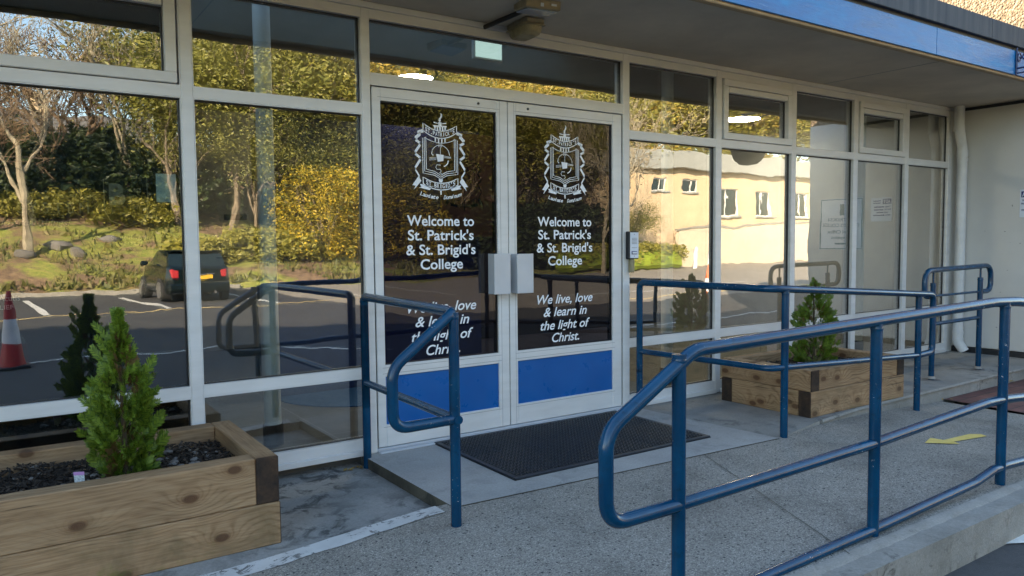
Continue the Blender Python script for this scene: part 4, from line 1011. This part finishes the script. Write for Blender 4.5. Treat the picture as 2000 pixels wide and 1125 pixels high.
def thuja(label, cx, cy, z0, H, prof, nspr, seed):
    r_ = random.Random(seed); t_ = thing('conifer_shrub', label, 'shrub', (cx, cy, z0), 'small conifers in the planters')
    MB().tube([(cx, cy, z0 - .06), (cx + .004, cy, z0 + .25 * H), (cx, cy + .004, z0 + .8 * H)], [.014, .010, .004], 8).build('stem', 'stem_brown', t_)
    def rad(t):
        for (a, ra), (b, rb) in zip(prof, prof[1:]):
            if a <= t <= b: return ra + (rb - ra) * (t - a) / (b - a)
        return 0
    lob = [(r_.uniform(0, 6.28), r_.uniform(.02, .8), r_.uniform(.62, 1.28)) for _ in range(34)]
    q = MB(); dq = MB()
    for k in range(nspr):
        t = r_.random() ** 1.15; a = r_.uniform(0, 6.28)
        g = 1.0
        for la, lt, lg in lob:
            da = (a - la + PI) % (2 * PI) - PI
            if abs(da) < .5 and abs(t - lt) < .09: g = max(g, lg) if lg > 1 else min(g, lg)
        rr = rad(t) * g * (r_.uniform(.25, 1.0) ** .55)
        P = Vector((cx + rr * math.cos(a), cy + rr * math.sin(a), z0 + t * H * .96 - .02))
        out = Vector((math.cos(a), math.sin(a), 0)); D = out * r_.uniform(.35, 1.0) + Vector((0, 0, r_.uniform(.45, 1.25))) + Vector((r_.uniform(-.5, .5), r_.uniform(-.5, .5), r_.uniform(-.2, .3)))
        if t > .85: D = D + Vector((0, 0, 1.5))
        N = (out.cross(Vector((0, 0, 1))) + Vector((r_.uniform(-.9, .9), r_.uniform(-.9, .9), r_.uniform(-.3, .3))))
        sprig(q if not (rr < rad(t) * .6 and r_.random() < .5) else dq, P, D, N, r_.uniform(.038, .085) * (1 - .3 * t), r_)
    for k in range(26):
        a = r_.uniform(0, 6.28); t = r_.uniform(.05, .8); rr = rad(t) * .8; out = Vector((math.cos(a), math.sin(a), 0)); P = Vector((cx + rr * math.cos(a), cy + rr * math.sin(a), z0 + t * H))
        for m_ in range(3): sprig(q, P + out * .02 * m_ + Vector((0, 0, .025 * m_)), out * .8 + Vector((r_.uniform(-.3, .3), r_.uniform(-.3, .3), .9)), out.cross(Vector((0, 0, 1))) + Vector((0, 0, r_.uniform(-.4, .4))), r_.uniform(.045, .075), r_)
    q.build('foliage', 'leaf_thuja', t_); dq.build('dry_foliage', 'thuja_dry', t_)
thuja('bushy light green conifer in the left planter', .430, -.565, zL, .745, [(0, .055), (.08, .105), (.22, .122), (.36, .088), (.50, .10), (.62, .09), (.72, .045), (.86, .020), (1, .004)], 1150, 5)
thuja('slim dark green conifer in the planter behind the blue rail', 5.335, -.60, zR, .70, [(0, .06), (.1, .15), (.2, .17), (.33, .10), (.5, .145), (.65, .115), (.76, .04), (.9, .022), (1, .006)], 820, 21)
r_ = random.Random(2); q = MB()
for k in range(46):
    a = r_.uniform(0, 6.28); b = Vector((5.16 + r_.gauss(0, .02), -.74 + r_.gauss(0, .02), zR - .01)); d = Vector((math.cos(a) * .6, math.sin(a) * .6, 1)).normalized() * r_.uniform(.08, .16)
    s_ = Vector((-math.sin(a), math.cos(a), 0)) * .004; q.add([b - s_, b + s_, b + d * .6 + s_ * .7 + Vector((0, 0, .01)), b + d, b + d * .6 - s_ * .7], [(0, 1, 2, 3, 4)])
tag(q.build('grass_tuft', 'leaf_grass'), 'small tuft of pale grass beside the conifer behind the rail', 'plant')
def plant_tag(label, x, y, z, a):
    t_ = thing('plant_label', label, 'plant label', (x, y, z), 'plant labels in the planters')
    M_ = Matrix.Translation((x, y, z)) @ Matrix.Rotation(R(a), 4, 'Z') @ Matrix.Rotation(R(8), 4, 'X')
    MB().box(-.020, .020, -.0008, .0008, 0, .040, M=M_).box(-.006, .006, -.0008, .0008, -.05, 0, M=M_).build('card', 'tag_pale', t_)
    MB().box(-.0205, .0205, -.0014, .0014, .036, .050, M=M_).build('card_top', 'tag_pink', t_)
plant_tag('small pink-topped plant label in the left planter', .258, -.60, zL + .016, -25)
plant_tag('small pink-topped plant label in the planter behind the rail', 5.015, -.70, zR + .02, -30)
r_ = random.Random(9); q = MB()
for k in range(26):
    x, y, z = r_.choice(((r_.uniform(1.62, 1.75), r_.uniform(-.06, -.02), -.058), (r_.uniform(6.5, 8.2), r_.uniform(-1.06, -.99), -.10))); s0 = r_.uniform(.010, .025); a = r_.uniform(0, 6.3)
    q.add([(x + s0 * math.cos(a + i * 1.57) * (1, .5, 1, .5)[i], y + s0 * math.sin(a + i * 1.57) * (1, .5, 1, .5)[i], z + r_.uniform(0, .012)) for i in range(4)], [(0, 1, 2, 3)])
tag(q.build('dead_leaves', 'leaf_litter'), 'scattered dead leaves along the concrete edges', 'leaves', kind='stuff')

# ------------------------------------------------------------------ across the car park (seen reflected in the glass)
from mathutils import noise as mn
def ter(x, y):
    d = max(0, -22 - y); left = 1 - sm(6, 22, x)
    zl = -.12 + .30 * min(d, 11) + .06 * max(0, min(d, 60) - 11) if d > 0 else -.3
    d2 = max(0, -36 - y); zr = -.30 + (.34 * min(d2, 34) + .4 * sm(0, 4, d2)) if d > 0 else -.3
    z = zl * left + zr * (1 - left)
    return z + (.25 * mn.noise((x * .25, y * .25, 0)) + .10 * mn.noise((x * 1.1, y * 1.1, 3))) * min(1, d / 2) * max(left, sm(0, 4, d2))
q = MB(); gx = [-60 + 1.25 * i for i in range(161)]; gy = [-22 - .9 * j for j in range(12)] + [-33 - 2.5 * j for j in range(34)]
vs = [(x, y, ter(x, y)) for x in gx for y in gy]; n_ = len(gy)
q.add(vs, [(i * n_ + j + 1, (i + 1) * n_ + j + 1, (i + 1) * n_ + j, i * n_ + j) for i in range(len(gx) - 1) for j in range(n_ - 1)], 0, True)
struct(q.build('grass_bank', 'bank_soil_grass'))
q = MB(); q.add([(-900, -900, -.9), (900, -900, -.9), (900, 900, -.9), (-900, 900, -.9)], [(0, 1, 2, 3)]); struct(q.build('ground', 'far_ground'))

def limbs(r_, q, P, D, L, rad, depth, tips, spread=.55, upb=.15):
    n = 4; pts = [P]; d = D.normalized()
    for i in range(n):
        d = (d + Vector((r_.uniform(-.16, .16), r_.uniform(-.16, .16), r_.uniform(-.05, .12)))).normalized(); pts.append(pts[-1] + d * L / n)
    q.tube(pts, [max(.011, rad * (1 - .45 * i / n)) for i in range(n + 1)], 7 if depth > 2 else (5 if depth > 1 else 4), cap=False)
    if depth == 0: tips.append((pts[-1], d)); return
    for k in range(3 if depth > 1 else 4):
        o = pts[2 + (k % 3)]; a = r_.uniform(0, 6.28); s_ = d.orthogonal().normalized(); b = d.cross(s_)
        nd = (d * r_.uniform(.6, 1.1) + (s_ * math.cos(a) + b * math.sin(a)) * spread * r_.uniform(.8, 1.5) + Vector((0, 0, upb))).normalized()
        limbs(r_, q, o, nd, L * r_.uniform(.55, .8), rad * .52, depth - 1, tips, spread, upb)
def leaves(r_, q, c, n, sp, s0, s1):
    for _ in range(n):
        p = c + Vector((r_.gauss(0, sp), r_.gauss(0, sp), r_.gauss(0, sp * .75)))
        u = Vector((r_.uniform(-1, 1), r_.uniform(-1, 1), r_.uniform(-.6, .6))).normalized(); v = u.orthogonal().normalized(); v = (v + u.cross(v) * r_.uniform(-1.5, 1.5)).normalized(); s0_ = r_.uniform(s0, s1)
        q.add([p - u * s0_, p + v * s0_ * .45, p + u * s0_, p - v * s0_ * .45], [(0, 1, 2, 3)])
def tree_proto(name, seed, H, depth, bark, leaf, nl, sp, s0, s1, spread=.55, tr=.16, first=.32):
    r_ = random.Random(seed); t_ = bpy.data.objects.new(name, None); COL.objects.link(t_)
    q = MB(); tips = []; limbs(r_, q, Vector((0, 0, -.4)), Vector((r_.uniform(-.08, .08), r_.uniform(-.08, .08), 1)), H * first + .4, tr, depth, tips, spread)
    q.build('trunk', bark, t_); l_ = MB()
    for p, d in tips: leaves(r_, l_, p, nl, sp, s0, s1)
    if nl: l_.build('crown', leaf, t_)
    return t_
def conifer_proto(name, seed, H, W, leaf):
    r_ = random.Random(seed); t_ = bpy.data.objects.new(name, None); COL.objects.link(t_)
    MB().tube([(0, 0, -.4), (0, 0, H * .5), (.1, 0, H * .97)], [.18, .12, .03], 7).build('trunk', 'bark', t_); l_ = MB()
    for k in range(520):
        t = r_.random() ** .9; a = r_.uniform(0, 6.28); rr = W * (1 - t) ** .8 * r_.uniform(.35, 1.08) * (1 + .25 * math.sin(a * 3 + t * 20))
        leaves(r_, l_, Vector((rr * math.cos(a), rr * math.sin(a), .3 + t * H - rr * .25)), 18, .28, .06, .13)
    l_.build('crown', leaf, t_); return t_
def bush_proto(name, seed, W, H, leaf, n=260, s0=.06, s1=.13):
    r_ = random.Random(seed); t_ = bpy.data.objects.new(name, None); COL.objects.link(t_); q = MB(); l_ = MB()
    for k in range(9): a = r_.uniform(0, 6.28); q.tube([(0, 0, -.2), (W * .3 * math.cos(a), W * .3 * math.sin(a), H * .4), (W * .6 * math.cos(a), W * .6 * math.sin(a), H * .8)], [.04, .03, .01], 5)
    q.build('stem', 'bark', t_)
    for k in range(n):
        a = r_.uniform(0, 6.28); t = r_.random(); e = math.sqrt(max(0, 1 - (t * 1.02 - .25) ** 2 * 1.5)); rr = W * e * r_.uniform(.3, 1.0) ** .5 * (1 + .18 * math.sin(3 * a + 5 * t))
        leaves(r_, l_, Vector((rr * math.cos(a), rr * math.sin(a), t * H)), 14, .16, s0, s1)
    l_.build('crown', leaf, t_); return t_
KIND = {
 'bare': (tree_proto('bare_tree', 1, 9, 5, 'bark_pale', 'leaf_red', 2, .3, .03, .06, .5, .14, .44), 'bare pale-trunked tree with reddish twigs'),
 'twiggy': (tree_proto('twiggy_tree', 2, 8, 5, 'twig_red', 'leaf_red', 4, .4, .03, .06, .6, .12, .33), 'reddish twiggy tree just coming into bud'),
 'spring': (tree_proto('spring_tree', 3, 9, 4, 'bark', 'leaf_spring', 95, .65, .05, .11, .6, .16, .36), 'yellow-green spring tree'),
 'green': (tree_proto('green_tree', 4, 8, 4, 'bark', 'leaf_green', 100, .65, .05, .11, .6, .17, .36), 'mid green leafy tree'),
 'gold': (tree_proto('golden_tree', 6, 9, 4, 'bark_pale', 'leaf_yellow', 95, .65, .05, .10, .5, .15, .36), 'golden catkin-laden tree'),
 'conifer': (conifer_proto('dark_conifer', 5, 9, 2.3, 'leaf_dark'), 'dark evergreen tree'),
 'dark': (bush_proto('dark_bush', 12, 1.9, 2.6, 'leaf_dark', 320, .08, .17), 'dense dark evergreen bush'),
 'blossom': (bush_proto('blossoming_bush', 9, 2.1, 3.9, 'leaf_gold', 900, .045, .09), 'tall bush covered in yellow blossom'),
 'lime': (bush_proto('lime_bush', 15, 1.6, 1.0, 'leaf_spring', 260), 'low lime green bush'),
}
used = set(); NPL = {}
def plant(kind, x, y, s=1.0, rot=None, where='on the slope across the car park', z=None):
    pr, ds = KIND[kind]
    o = pr if kind not in used else copy_tree(pr); used.add(kind)
    n = NPL.get(kind, 0); NPL[kind] = n + 1
    o.location = (x, y, ter(x, y) if z is None else z); o.rotation_euler = (0, 0, rot if rot is not None else (n * 2.4) % 6.28); o.scale = (s, s, s)
    tag(o, ds + ' ' + where, 'bush' if kind in ('bush', 'dark', 'blossom', 'lime') else 'tree', ds + 's ' + where)
    return o
# left: bare trees on the bank, sky between them
for x, y, s in ((1.0, -25.5, .95), (-3.6, -27, 1.0), (4.8, -31, 1.0), (-8, -30, 1.1), (2.3, -36, 1.05)): plant('bare', x, y, s, where='on the bank reflected in the left window')
for x, y, s in ((-1.2, -29, 1.0), (1.8, -31.5, 1.1), (-5, -33, 1.2), (5.8, -36, 1.0), (-10, -36, 1.1), (.2, -39, 1.2), (2.8, -34, 1.2), (-2.6, -35, 1.3), (4.4, -36.5, 1.2), (-7, -31, 1.2), (-1, -27, .9)): plant('twiggy', x, y, s, where='on the bank reflected in the left window')
for x, y, s in ((3.4, -32.5, 1.1), (1.9, -32.5, 1.1), (-.6, -33, 1.15), (5.6, -31.5, 1.0), (-3.2, -33, 1.1), (3.9, -35, 1.2), (7.2, -31.5, 1.0), (-6, -34, 1.1), (.6, -34, 1.2)): plant('dark', x, y, s, where='under the trees on the bank')
for x, y, s in ((6.2, -25.0, .8), (3.0, -31.0, .9), (1.0, -30.4, .8), (4.9, -29.6, .9), (8.2, -25.6, 1.0), (-1.5, -30.5, .9), (9.6, -25.4, .9)): plant('lime', x, y, s, where='on the bank behind the parked car')
for x, y, s in ((6.4, -29, 1.0), (8.6, -30, 1.1), (10.5, -33, 1.15), (13, -34, 1.1), (7.2, -36, 1.2), (16.5, -36, 1.2)): plant('green', x, y, s, where='behind the blossoming bush')
for x, y, s in ((11.2, -26.0, .92), (13.4, -26.6, .97), (15.8, -27.4, .9)): plant('blossom', x, y, s, where='beside the road across the car park')
for x, y, s in ((9.4, -29.5, .62), (12.6, -30, .7), (15.6, -30.2, .7), (18.4, -31, .75), (7.0, -29.5, .6)): plant('green', x, y, s, where='behind the blossoming bush')
for x, y, s in ((10, -38, 1.1), (14.5, -39, 1.2), (20, -38, 1.2), (25, -42, 1.2), (8, -42, 1.3)): plant('conifer', x, y, s, where='on the slope reflected over the doors')
for x, y, s in ((17, -40, 1.2), (21.5, -43, 1.3), (25, -47, 1.3), (29, -46, 1.2), (13, -44, 1.3), (34, -50, 1.4), (39, -49, 1.5), (45, -52, 1.6), (51, -53, 1.6), (57, -56, 1.7), (31, -56, 1.5), (42, -60, 1.7), (63, -55, 1.7), (69, -58, 1.7)): plant('spring', x, y, s, where='on the hill behind the cream building')
for x, y, s in ((22, -48, 1.3), (27.5, -51, 1.3), (36, -46, 1.5), (42, -47, 1.5), (48, -48, 1.5), (54, -50, 1.6), (60, -54, 1.6), (37, -57, 1.7), (49, -60, 1.7), (18, -47, 1.4), (65, -58, 1.7), (45, -54, 1.6), (72, -60, 1.7)): plant('gold', x, y, s, where='on the hill behind the cream building')
for x, y, s in ((38, -43, .9), (44, -44, 1.0), (33, -43, .9), (50, -45, 1.0), (56, -47, 1.1), (62, -50, 1.1), (28, -42, 1.0)): plant('lime', x, y, s * 1.8, where='along the top of the cream building')
for i, x in enumerate((9, 11.2, 13.4, 15.8, 18, 20.4, 22.8, 25, 27.4, 29.6)):
    plant(('spring', 'green', 'spring', 'gold', 'green')[i % 5], x, -33.5 - (i % 3) * 1.3, 1.28 + .1 * (i % 2), where='in the belt of trees reflected in the doors')
for i, x in enumerate((17.5, 20, 22.5, 25, 27.5, 30)): plant('dark', x, -31 - (i % 2), 1.35, where='in the thicket left of the cream building')
for i in range(26):
    x = 46 + 2.6 * i; plant(('spring', 'gold', 'green', 'gold', 'spring')[i % 5], x, -44 - (i % 4) * 3.5 - .12 * (x - 46), 1.55 + .15 * (i % 3), where='on the far hill to the right')
for i, x in enumerate((34, 38.5, 43, 47.5, 52, 57)): plant(('green', 'spring', 'gold')[i % 3], x, -39.5 - (i % 2), 1.05, where='close behind the cream building')
plant('bare', 25.0, -23.0, .85, 1.0, 'in front of the cream building', -.1)
plant('green', 28.7, -26.4, .42, 2.0, 'at the near corner of the cream building', .0)
plant('bare', 22.6, -21.5, .8, 2.6, 'in front of the cream building', -.1)

r_ = random.Random(77); q = MB()
for k in range(5200):
    x = r_.uniform(-7, 17); y = -22.3 - 7.5 * r_.random() ** 1.6
    if mn.noise((x * .5, y * .5, 4)) < -.12: continue
    z = ter(x, y); h_ = r_.uniform(.08, .26); a = r_.uniform(0, 6.28); s_ = Vector((math.cos(a), math.sin(a), 0)) * r_.uniform(.03, .08); l_ = Vector((r_.uniform(-.12, .12), r_.uniform(-.12, .12), h_))
    b = Vector((x, y, z - .02)); q.add([b - s_, b + s_, b + l_], [(0, 1, 2)])
tag(q.build('bank_grass', 'leaf_grass'), 'rough grass tufts on the bank', 'grass', kind='stuff')
# low hedge with bollards, cones
hd = thing('low_hedge', 'clipped lime hedge in front of the cream building', 'hedge', (27, -24.5, 0))
r_ = random.Random(31); q = MB()
for k in range(1500): leaves(r_, q, Vector((r_.uniform(22.5, 30.5), -24.6 + r_.uniform(-.9, .9), .15 + r_.random() ** .7 * .85)), 5, .12, .05, .11)
q.build('leaves', 'leaf_spring', hd)
q = MB(); q.box(22.6, 30.4, -25.3, -23.9, -.2, .75, .2); q.build('stems', 'hedge_green', hd)
for i in range(2):
    b_ = MB().lathe([(.13, -.25), (.13, .75), (.10, .84), (.03, .88)], 31.6 + i * 1.1, -24.2, 14).build('bollard', 'cone_white')
    tag(b_, 'white bollard at the end of the clipped lime hedge', 'bollard', 'white bollards by the hedge')
def cone(x, y, label, body):
    c_ = thing('traffic_cone', label, 'traffic cone', (x, y, -.25), 'traffic cones on the car park')
    z = -.246
    MB().box(x - .20, x + .20, y - .20, y + .20, z, z + .035, .01).build('base', 'black_rubber', c_)
    MB().lathe([(.155, z + .035), (.115, z + .31)], x, y, 24).build('lower_body', body, c_)
    MB().lathe([(.1148, z + .3105), (.065, z + .62)], x, y, 24).build('reflective_sleeve', 'cone_white', c_)
    MB().lathe([(.0648, z + .6205), (.028, z + .93), (.022, z + .95)], x, y, 20).build('tip', body, c_)
cone(.15, -7.05, 'red and white traffic cone reflected at the left window edge', 'red_paint')
cone(13.6, -7.6, 'orange and white traffic cone reflected behind the far planter', 'cone_orange')

# cream building across the road
ob_ = thing('opposite_building', 'cream rendered flat-roofed building across the car park, reflected right of the doors', 'building', (36, -30, 0))
BX0, BX1, BY = 30.6, 52.0, -28.0
def holes_wall(q, x0, x1, z0, z1, y, wins, th=.25):
    xs_ = sorted({x0, x1, *[w_[0] for w_ in wins], *[w_[1] for w_ in wins]}); zs_ = sorted({z0, z1, *[w_[2] for w_ in wins], *[w_[3] for w_ in wins]})
    for i in range(len(xs_) - 1):
        for j in range(len(zs_) - 1):
            cx, cz = (xs_[i] + xs_[i + 1]) / 2, (zs_[j] + zs_[j + 1]) / 2
            if any(w_[0] < cx < w_[1] and w_[2] < cz < w_[3] for w_ in wins): continue
            q.box(xs_[i], xs_[i + 1], y - th, y, zs_[j], zs_[j + 1])
wins = [(27.0, 28.0, 4.2, 4.95), (29.0, 30.0, 4.2, 4.95)] + [(x, x + 1.45, 2.75, 4.5) for x in (32.3, 34.7, 38.0, 41.4, 44.8)]
wins = [(32.25, 33.45, 4.2, 4.95), (34.5, 35.7, 4.15, 4.9), (38.05, 39.5, 2.75, 4.45), (41.5, 43.1, 2.75, 4.45), (45.6, 47.1, 2.75, 4.45)]
q = MB(); holes_wall(q, BX0, BX1, -.3, 5.40, BY, wins); q.box(BX0, BX0 + .25, -36, BY - .25, -.3, 5.4); q.box(BX1 - .25, BX1, -36, BY - .25, -.3, 5.4); q.build('wall', 'cream_render', ob_)
MB().box(BX0 - .4, BX1 + .4, -36.4, BY + .45, 5.402, 6.50, .03).build('roof_fascia', 'fascia_white', ob_)
for x0, x1, z0, z1 in wins:
    f = MB().box(x0, x1, BY - .22, BY - .10, z0, z0 + .07).box(x0, x1, BY - .22, BY - .10, z1 - .07, z1).box(x0, x0 + .07, BY - .22, BY - .10, z0 + .07, z1 - .07).box(x1 - .07, x1, BY - .22, BY - .10, z0 + .07, z1 - .07).box((x0 + x1) / 2 - .03, (x0 + x1) / 2 + .03, BY - .21, BY - .11, z0 + .07, z1 - .07).build('window', 'frame_white', ob_)
    MB().box(x0 + .07, x1 - .07, BY - .18, BY - .165, z0 + .07, z1 - .07).build('pane', 'car_glass', f)
    MB().box(x0 - .12, x1 + .12, BY + .001, BY + .12, z0 - .10, z0, .01).build('sill', 'fascia_white', f)
rw = thing('retaining_wall', 'long low cream wall sloping along the foot of the opposite building', 'wall', (40, -26, 0))
MB().prism([(33.2, -.3), (60, -.3), (60, 2.9), (45, 2.35), (33.2, 1.85)], -27.2, -26.9).build('wall_face', 'stucco_low', rw)
MB().prism([(33.1, 1.852), (45, 2.352), (60, 2.902), (60, 3.0), (45, 2.45), (33.1, 1.95)], -27.25, -26.85).build('coping', 'kerb_concrete', rw)
# far house with a chimney between the trees at left
hs = thing('far_house', 'small pale gabled house with a chimney beyond the bank', 'house', (3.5, -52, 4))
MB().box(0, 9, -56, -50, 3, 7.2).build('wall', 'fascia_white', hs)
rf = MB().prism([(-.4, 7.2), (9.4, 7.2), (8.4, 9.3), (.6, 9.3)], -56.3, -49.7).build('roof', 'roof_slate', hs)
MB().box(2.4, 3.3, -53.3, -52.5, 8.8, 11.0).build('chimney', 'cream_render', rf)
MB().box(5, 6.2, -49.999, -49.95, 4.8, 6.0).build('window', 'car_glass', hs)
rk = random.Random(40)
for i, (x, y, s0) in enumerate(((1.9, -26.2, .24), (2.4, -25.8, .18), (.9, -25.3, .22), (3.6, -27.2, .2))):
    q = MB(); vs2 = []; z = ter(x, y) + s0 * .3
    for a in range(5):
        th = PI * (a + .5) / 5
        for b in range(8): g = rk.uniform(.8, 1.2); vs2.append((x + 1.5 * s0 * g * math.sin(th) * math.cos(b * PI / 4), y + s0 * g * math.sin(th) * math.sin(b * PI / 4), z + s0 * .7 * math.cos(th)))
    q.add(vs2, [(a * 8 + b, (a + 1) * 8 + b, (a + 1) * 8 + (b + 1) % 8, a * 8 + (b + 1) % 8) for a in range(4) for b in range(8)] + [tuple(range(8)), tuple(reversed(range(32, 40)))], 0, True)
    tag(q.build('boulder', 'stone_pale'), 'grey boulder lying on the bank among the trees', 'boulder', 'boulders on the bank')

# parked car: rear towards the building, built in local axes (x across, y forward = away from the building)
car = thing('parked_car', 'small dark green hatchback parked facing the bank, reflected in the left windows', 'car', (4.35, -18.4, -.25))
CX, CY, CZ = 4.35, -16.45, -.25            # middle of the rear bumper on the ground
def C(x, y, z): return (CX + x, CY - y, CZ + z)
q = MB()
st_ = [(-.02, .70, .36, .92), (.10, .82, .24, 1.0), (.8, .85, .20, .98), (2.0, .85, .20, .97), (2.9, .84, .20, .95), (3.45, .78, .24, .86), (3.68, .62, .34, .68)]
vs = []
for y, hw, z0, z1 in st_:
    sec = [(-hw * .92, z0), (-hw, z0 + .12), (-hw, (z0 + z1) / 2 + .05), (-hw * .93, z1 - .05), (-hw * .80, z1), (hw * .80, z1), (hw * .93, z1 - .05), (hw, (z0 + z1) / 2 + .05), (hw, z0 + .12), (hw * .92, z0)]
    vs += [C(x, y, z) for x, z in sec]
n_ = 10; q.add(vs, [(i * n_ + j, i * n_ + (j + 1) % n_, (i + 1) * n_ + (j + 1) % n_, (i + 1) * n_ + j) for i in range(len(st_) - 1) for j in range(n_)] + [tuple(reversed(range(n_))), tuple(range(6 * n_, 7 * n_))], 0, True)
q.build('body', 'car_paint', car, angle=35)
q = MB(); vs = []
for y, hw, z in ((.10, .70, .97), (.30, .62, 1.32), (.55, .60, 1.385), (1.7, .60, 1.39), (2.0, .61, 1.35), (2.62, .70, .96)): vs += [C(-hw, y, z), C(hw, y, z)]
for y, hw, z in ((.10, .74, .93), (.30, .745, .93), (.55, .745, .93), (1.7, .75, .93), (2.0, .75, .93), (2.62, .74, .93)): vs += [C(-hw, y, z), C(hw, y, z)]
fs = [(2 * i, 2 * i + 1, 2 * i + 3, 2 * i + 2) for i in range(5)] + [(2 * i, 2 * i + 2, 12 + 2 * i + 2, 12 + 2 * i) for i in range(5)] + [(2 * i + 1, 12 + 2 * i + 1, 12 + 2 * i + 3, 2 * i + 3) for i in range(5)] + [(0, 12, 13, 1)]
q.add(vs, fs); q.mi = [1, 0, 0, 0, 1] + [1] * 5 + [1] * 5 + [0]; q.build('cabin', ['car_paint', 'car_glass'], car)
MB().box(CX - .66, CX + .66, CY - .62, CY - .26, CZ + 1.375, CZ + 1.405, .01).build('roof_spoiler', 'car_paint', car)
for sx_ in (-1, 1):
    MB().box(CX + sx_ * .62 - .095, CX + sx_ * .62 + .095, CY - .05, CY + .035, CZ + .66, CZ + .90, .03).build('tail_light', 'red_paint', car)
    MB().box(CX + sx_ * .95 - .10, CX + sx_ * .95 + .10, CY - 2.25, CY - 2.10, CZ + .93, CZ + 1.06, .03).build('wing_mirror', 'car_paint', car)
    for yy in (.62, 3.0):
        wh = MB(); wh.tube([C(sx_ * .66, yy, .31), C(sx_ * .87, yy, .31)], .31, 24); o = wh.build('wheel', 'tyre', car)
        MB().tube([C(sx_ * .868, yy, .31), C(sx_ * .885, yy, .31)], .21, 20).build('rim', 'alloy', o)
MB().box(CX - .80, CX + .80, CY - .10, CY + .07, CZ + .27, CZ + .50, .05).build('rear_bumper', 'car_paint', car)
MB().box(CX - .26, CX + .26, CY + .021, CY + .05, CZ + .60, CZ + .72, .005).build('number_plate', 'plate_yellow', car)
MB().box(CX - .34, CX + .34, CY + .0205, CY + .055, CZ + .735, CZ + .775, .01).build('boot_handle', 'car_chrome', car)
MB().tube([C(-.30, -.02, .26), C(-.30, -.12, .26)], .04, 10).tube([C(.30, -.02, .26), C(.30, -.12, .26)], .04, 10).build('exhaust_tip', 'car_chrome', car)
bpy.context.view_layer.update()
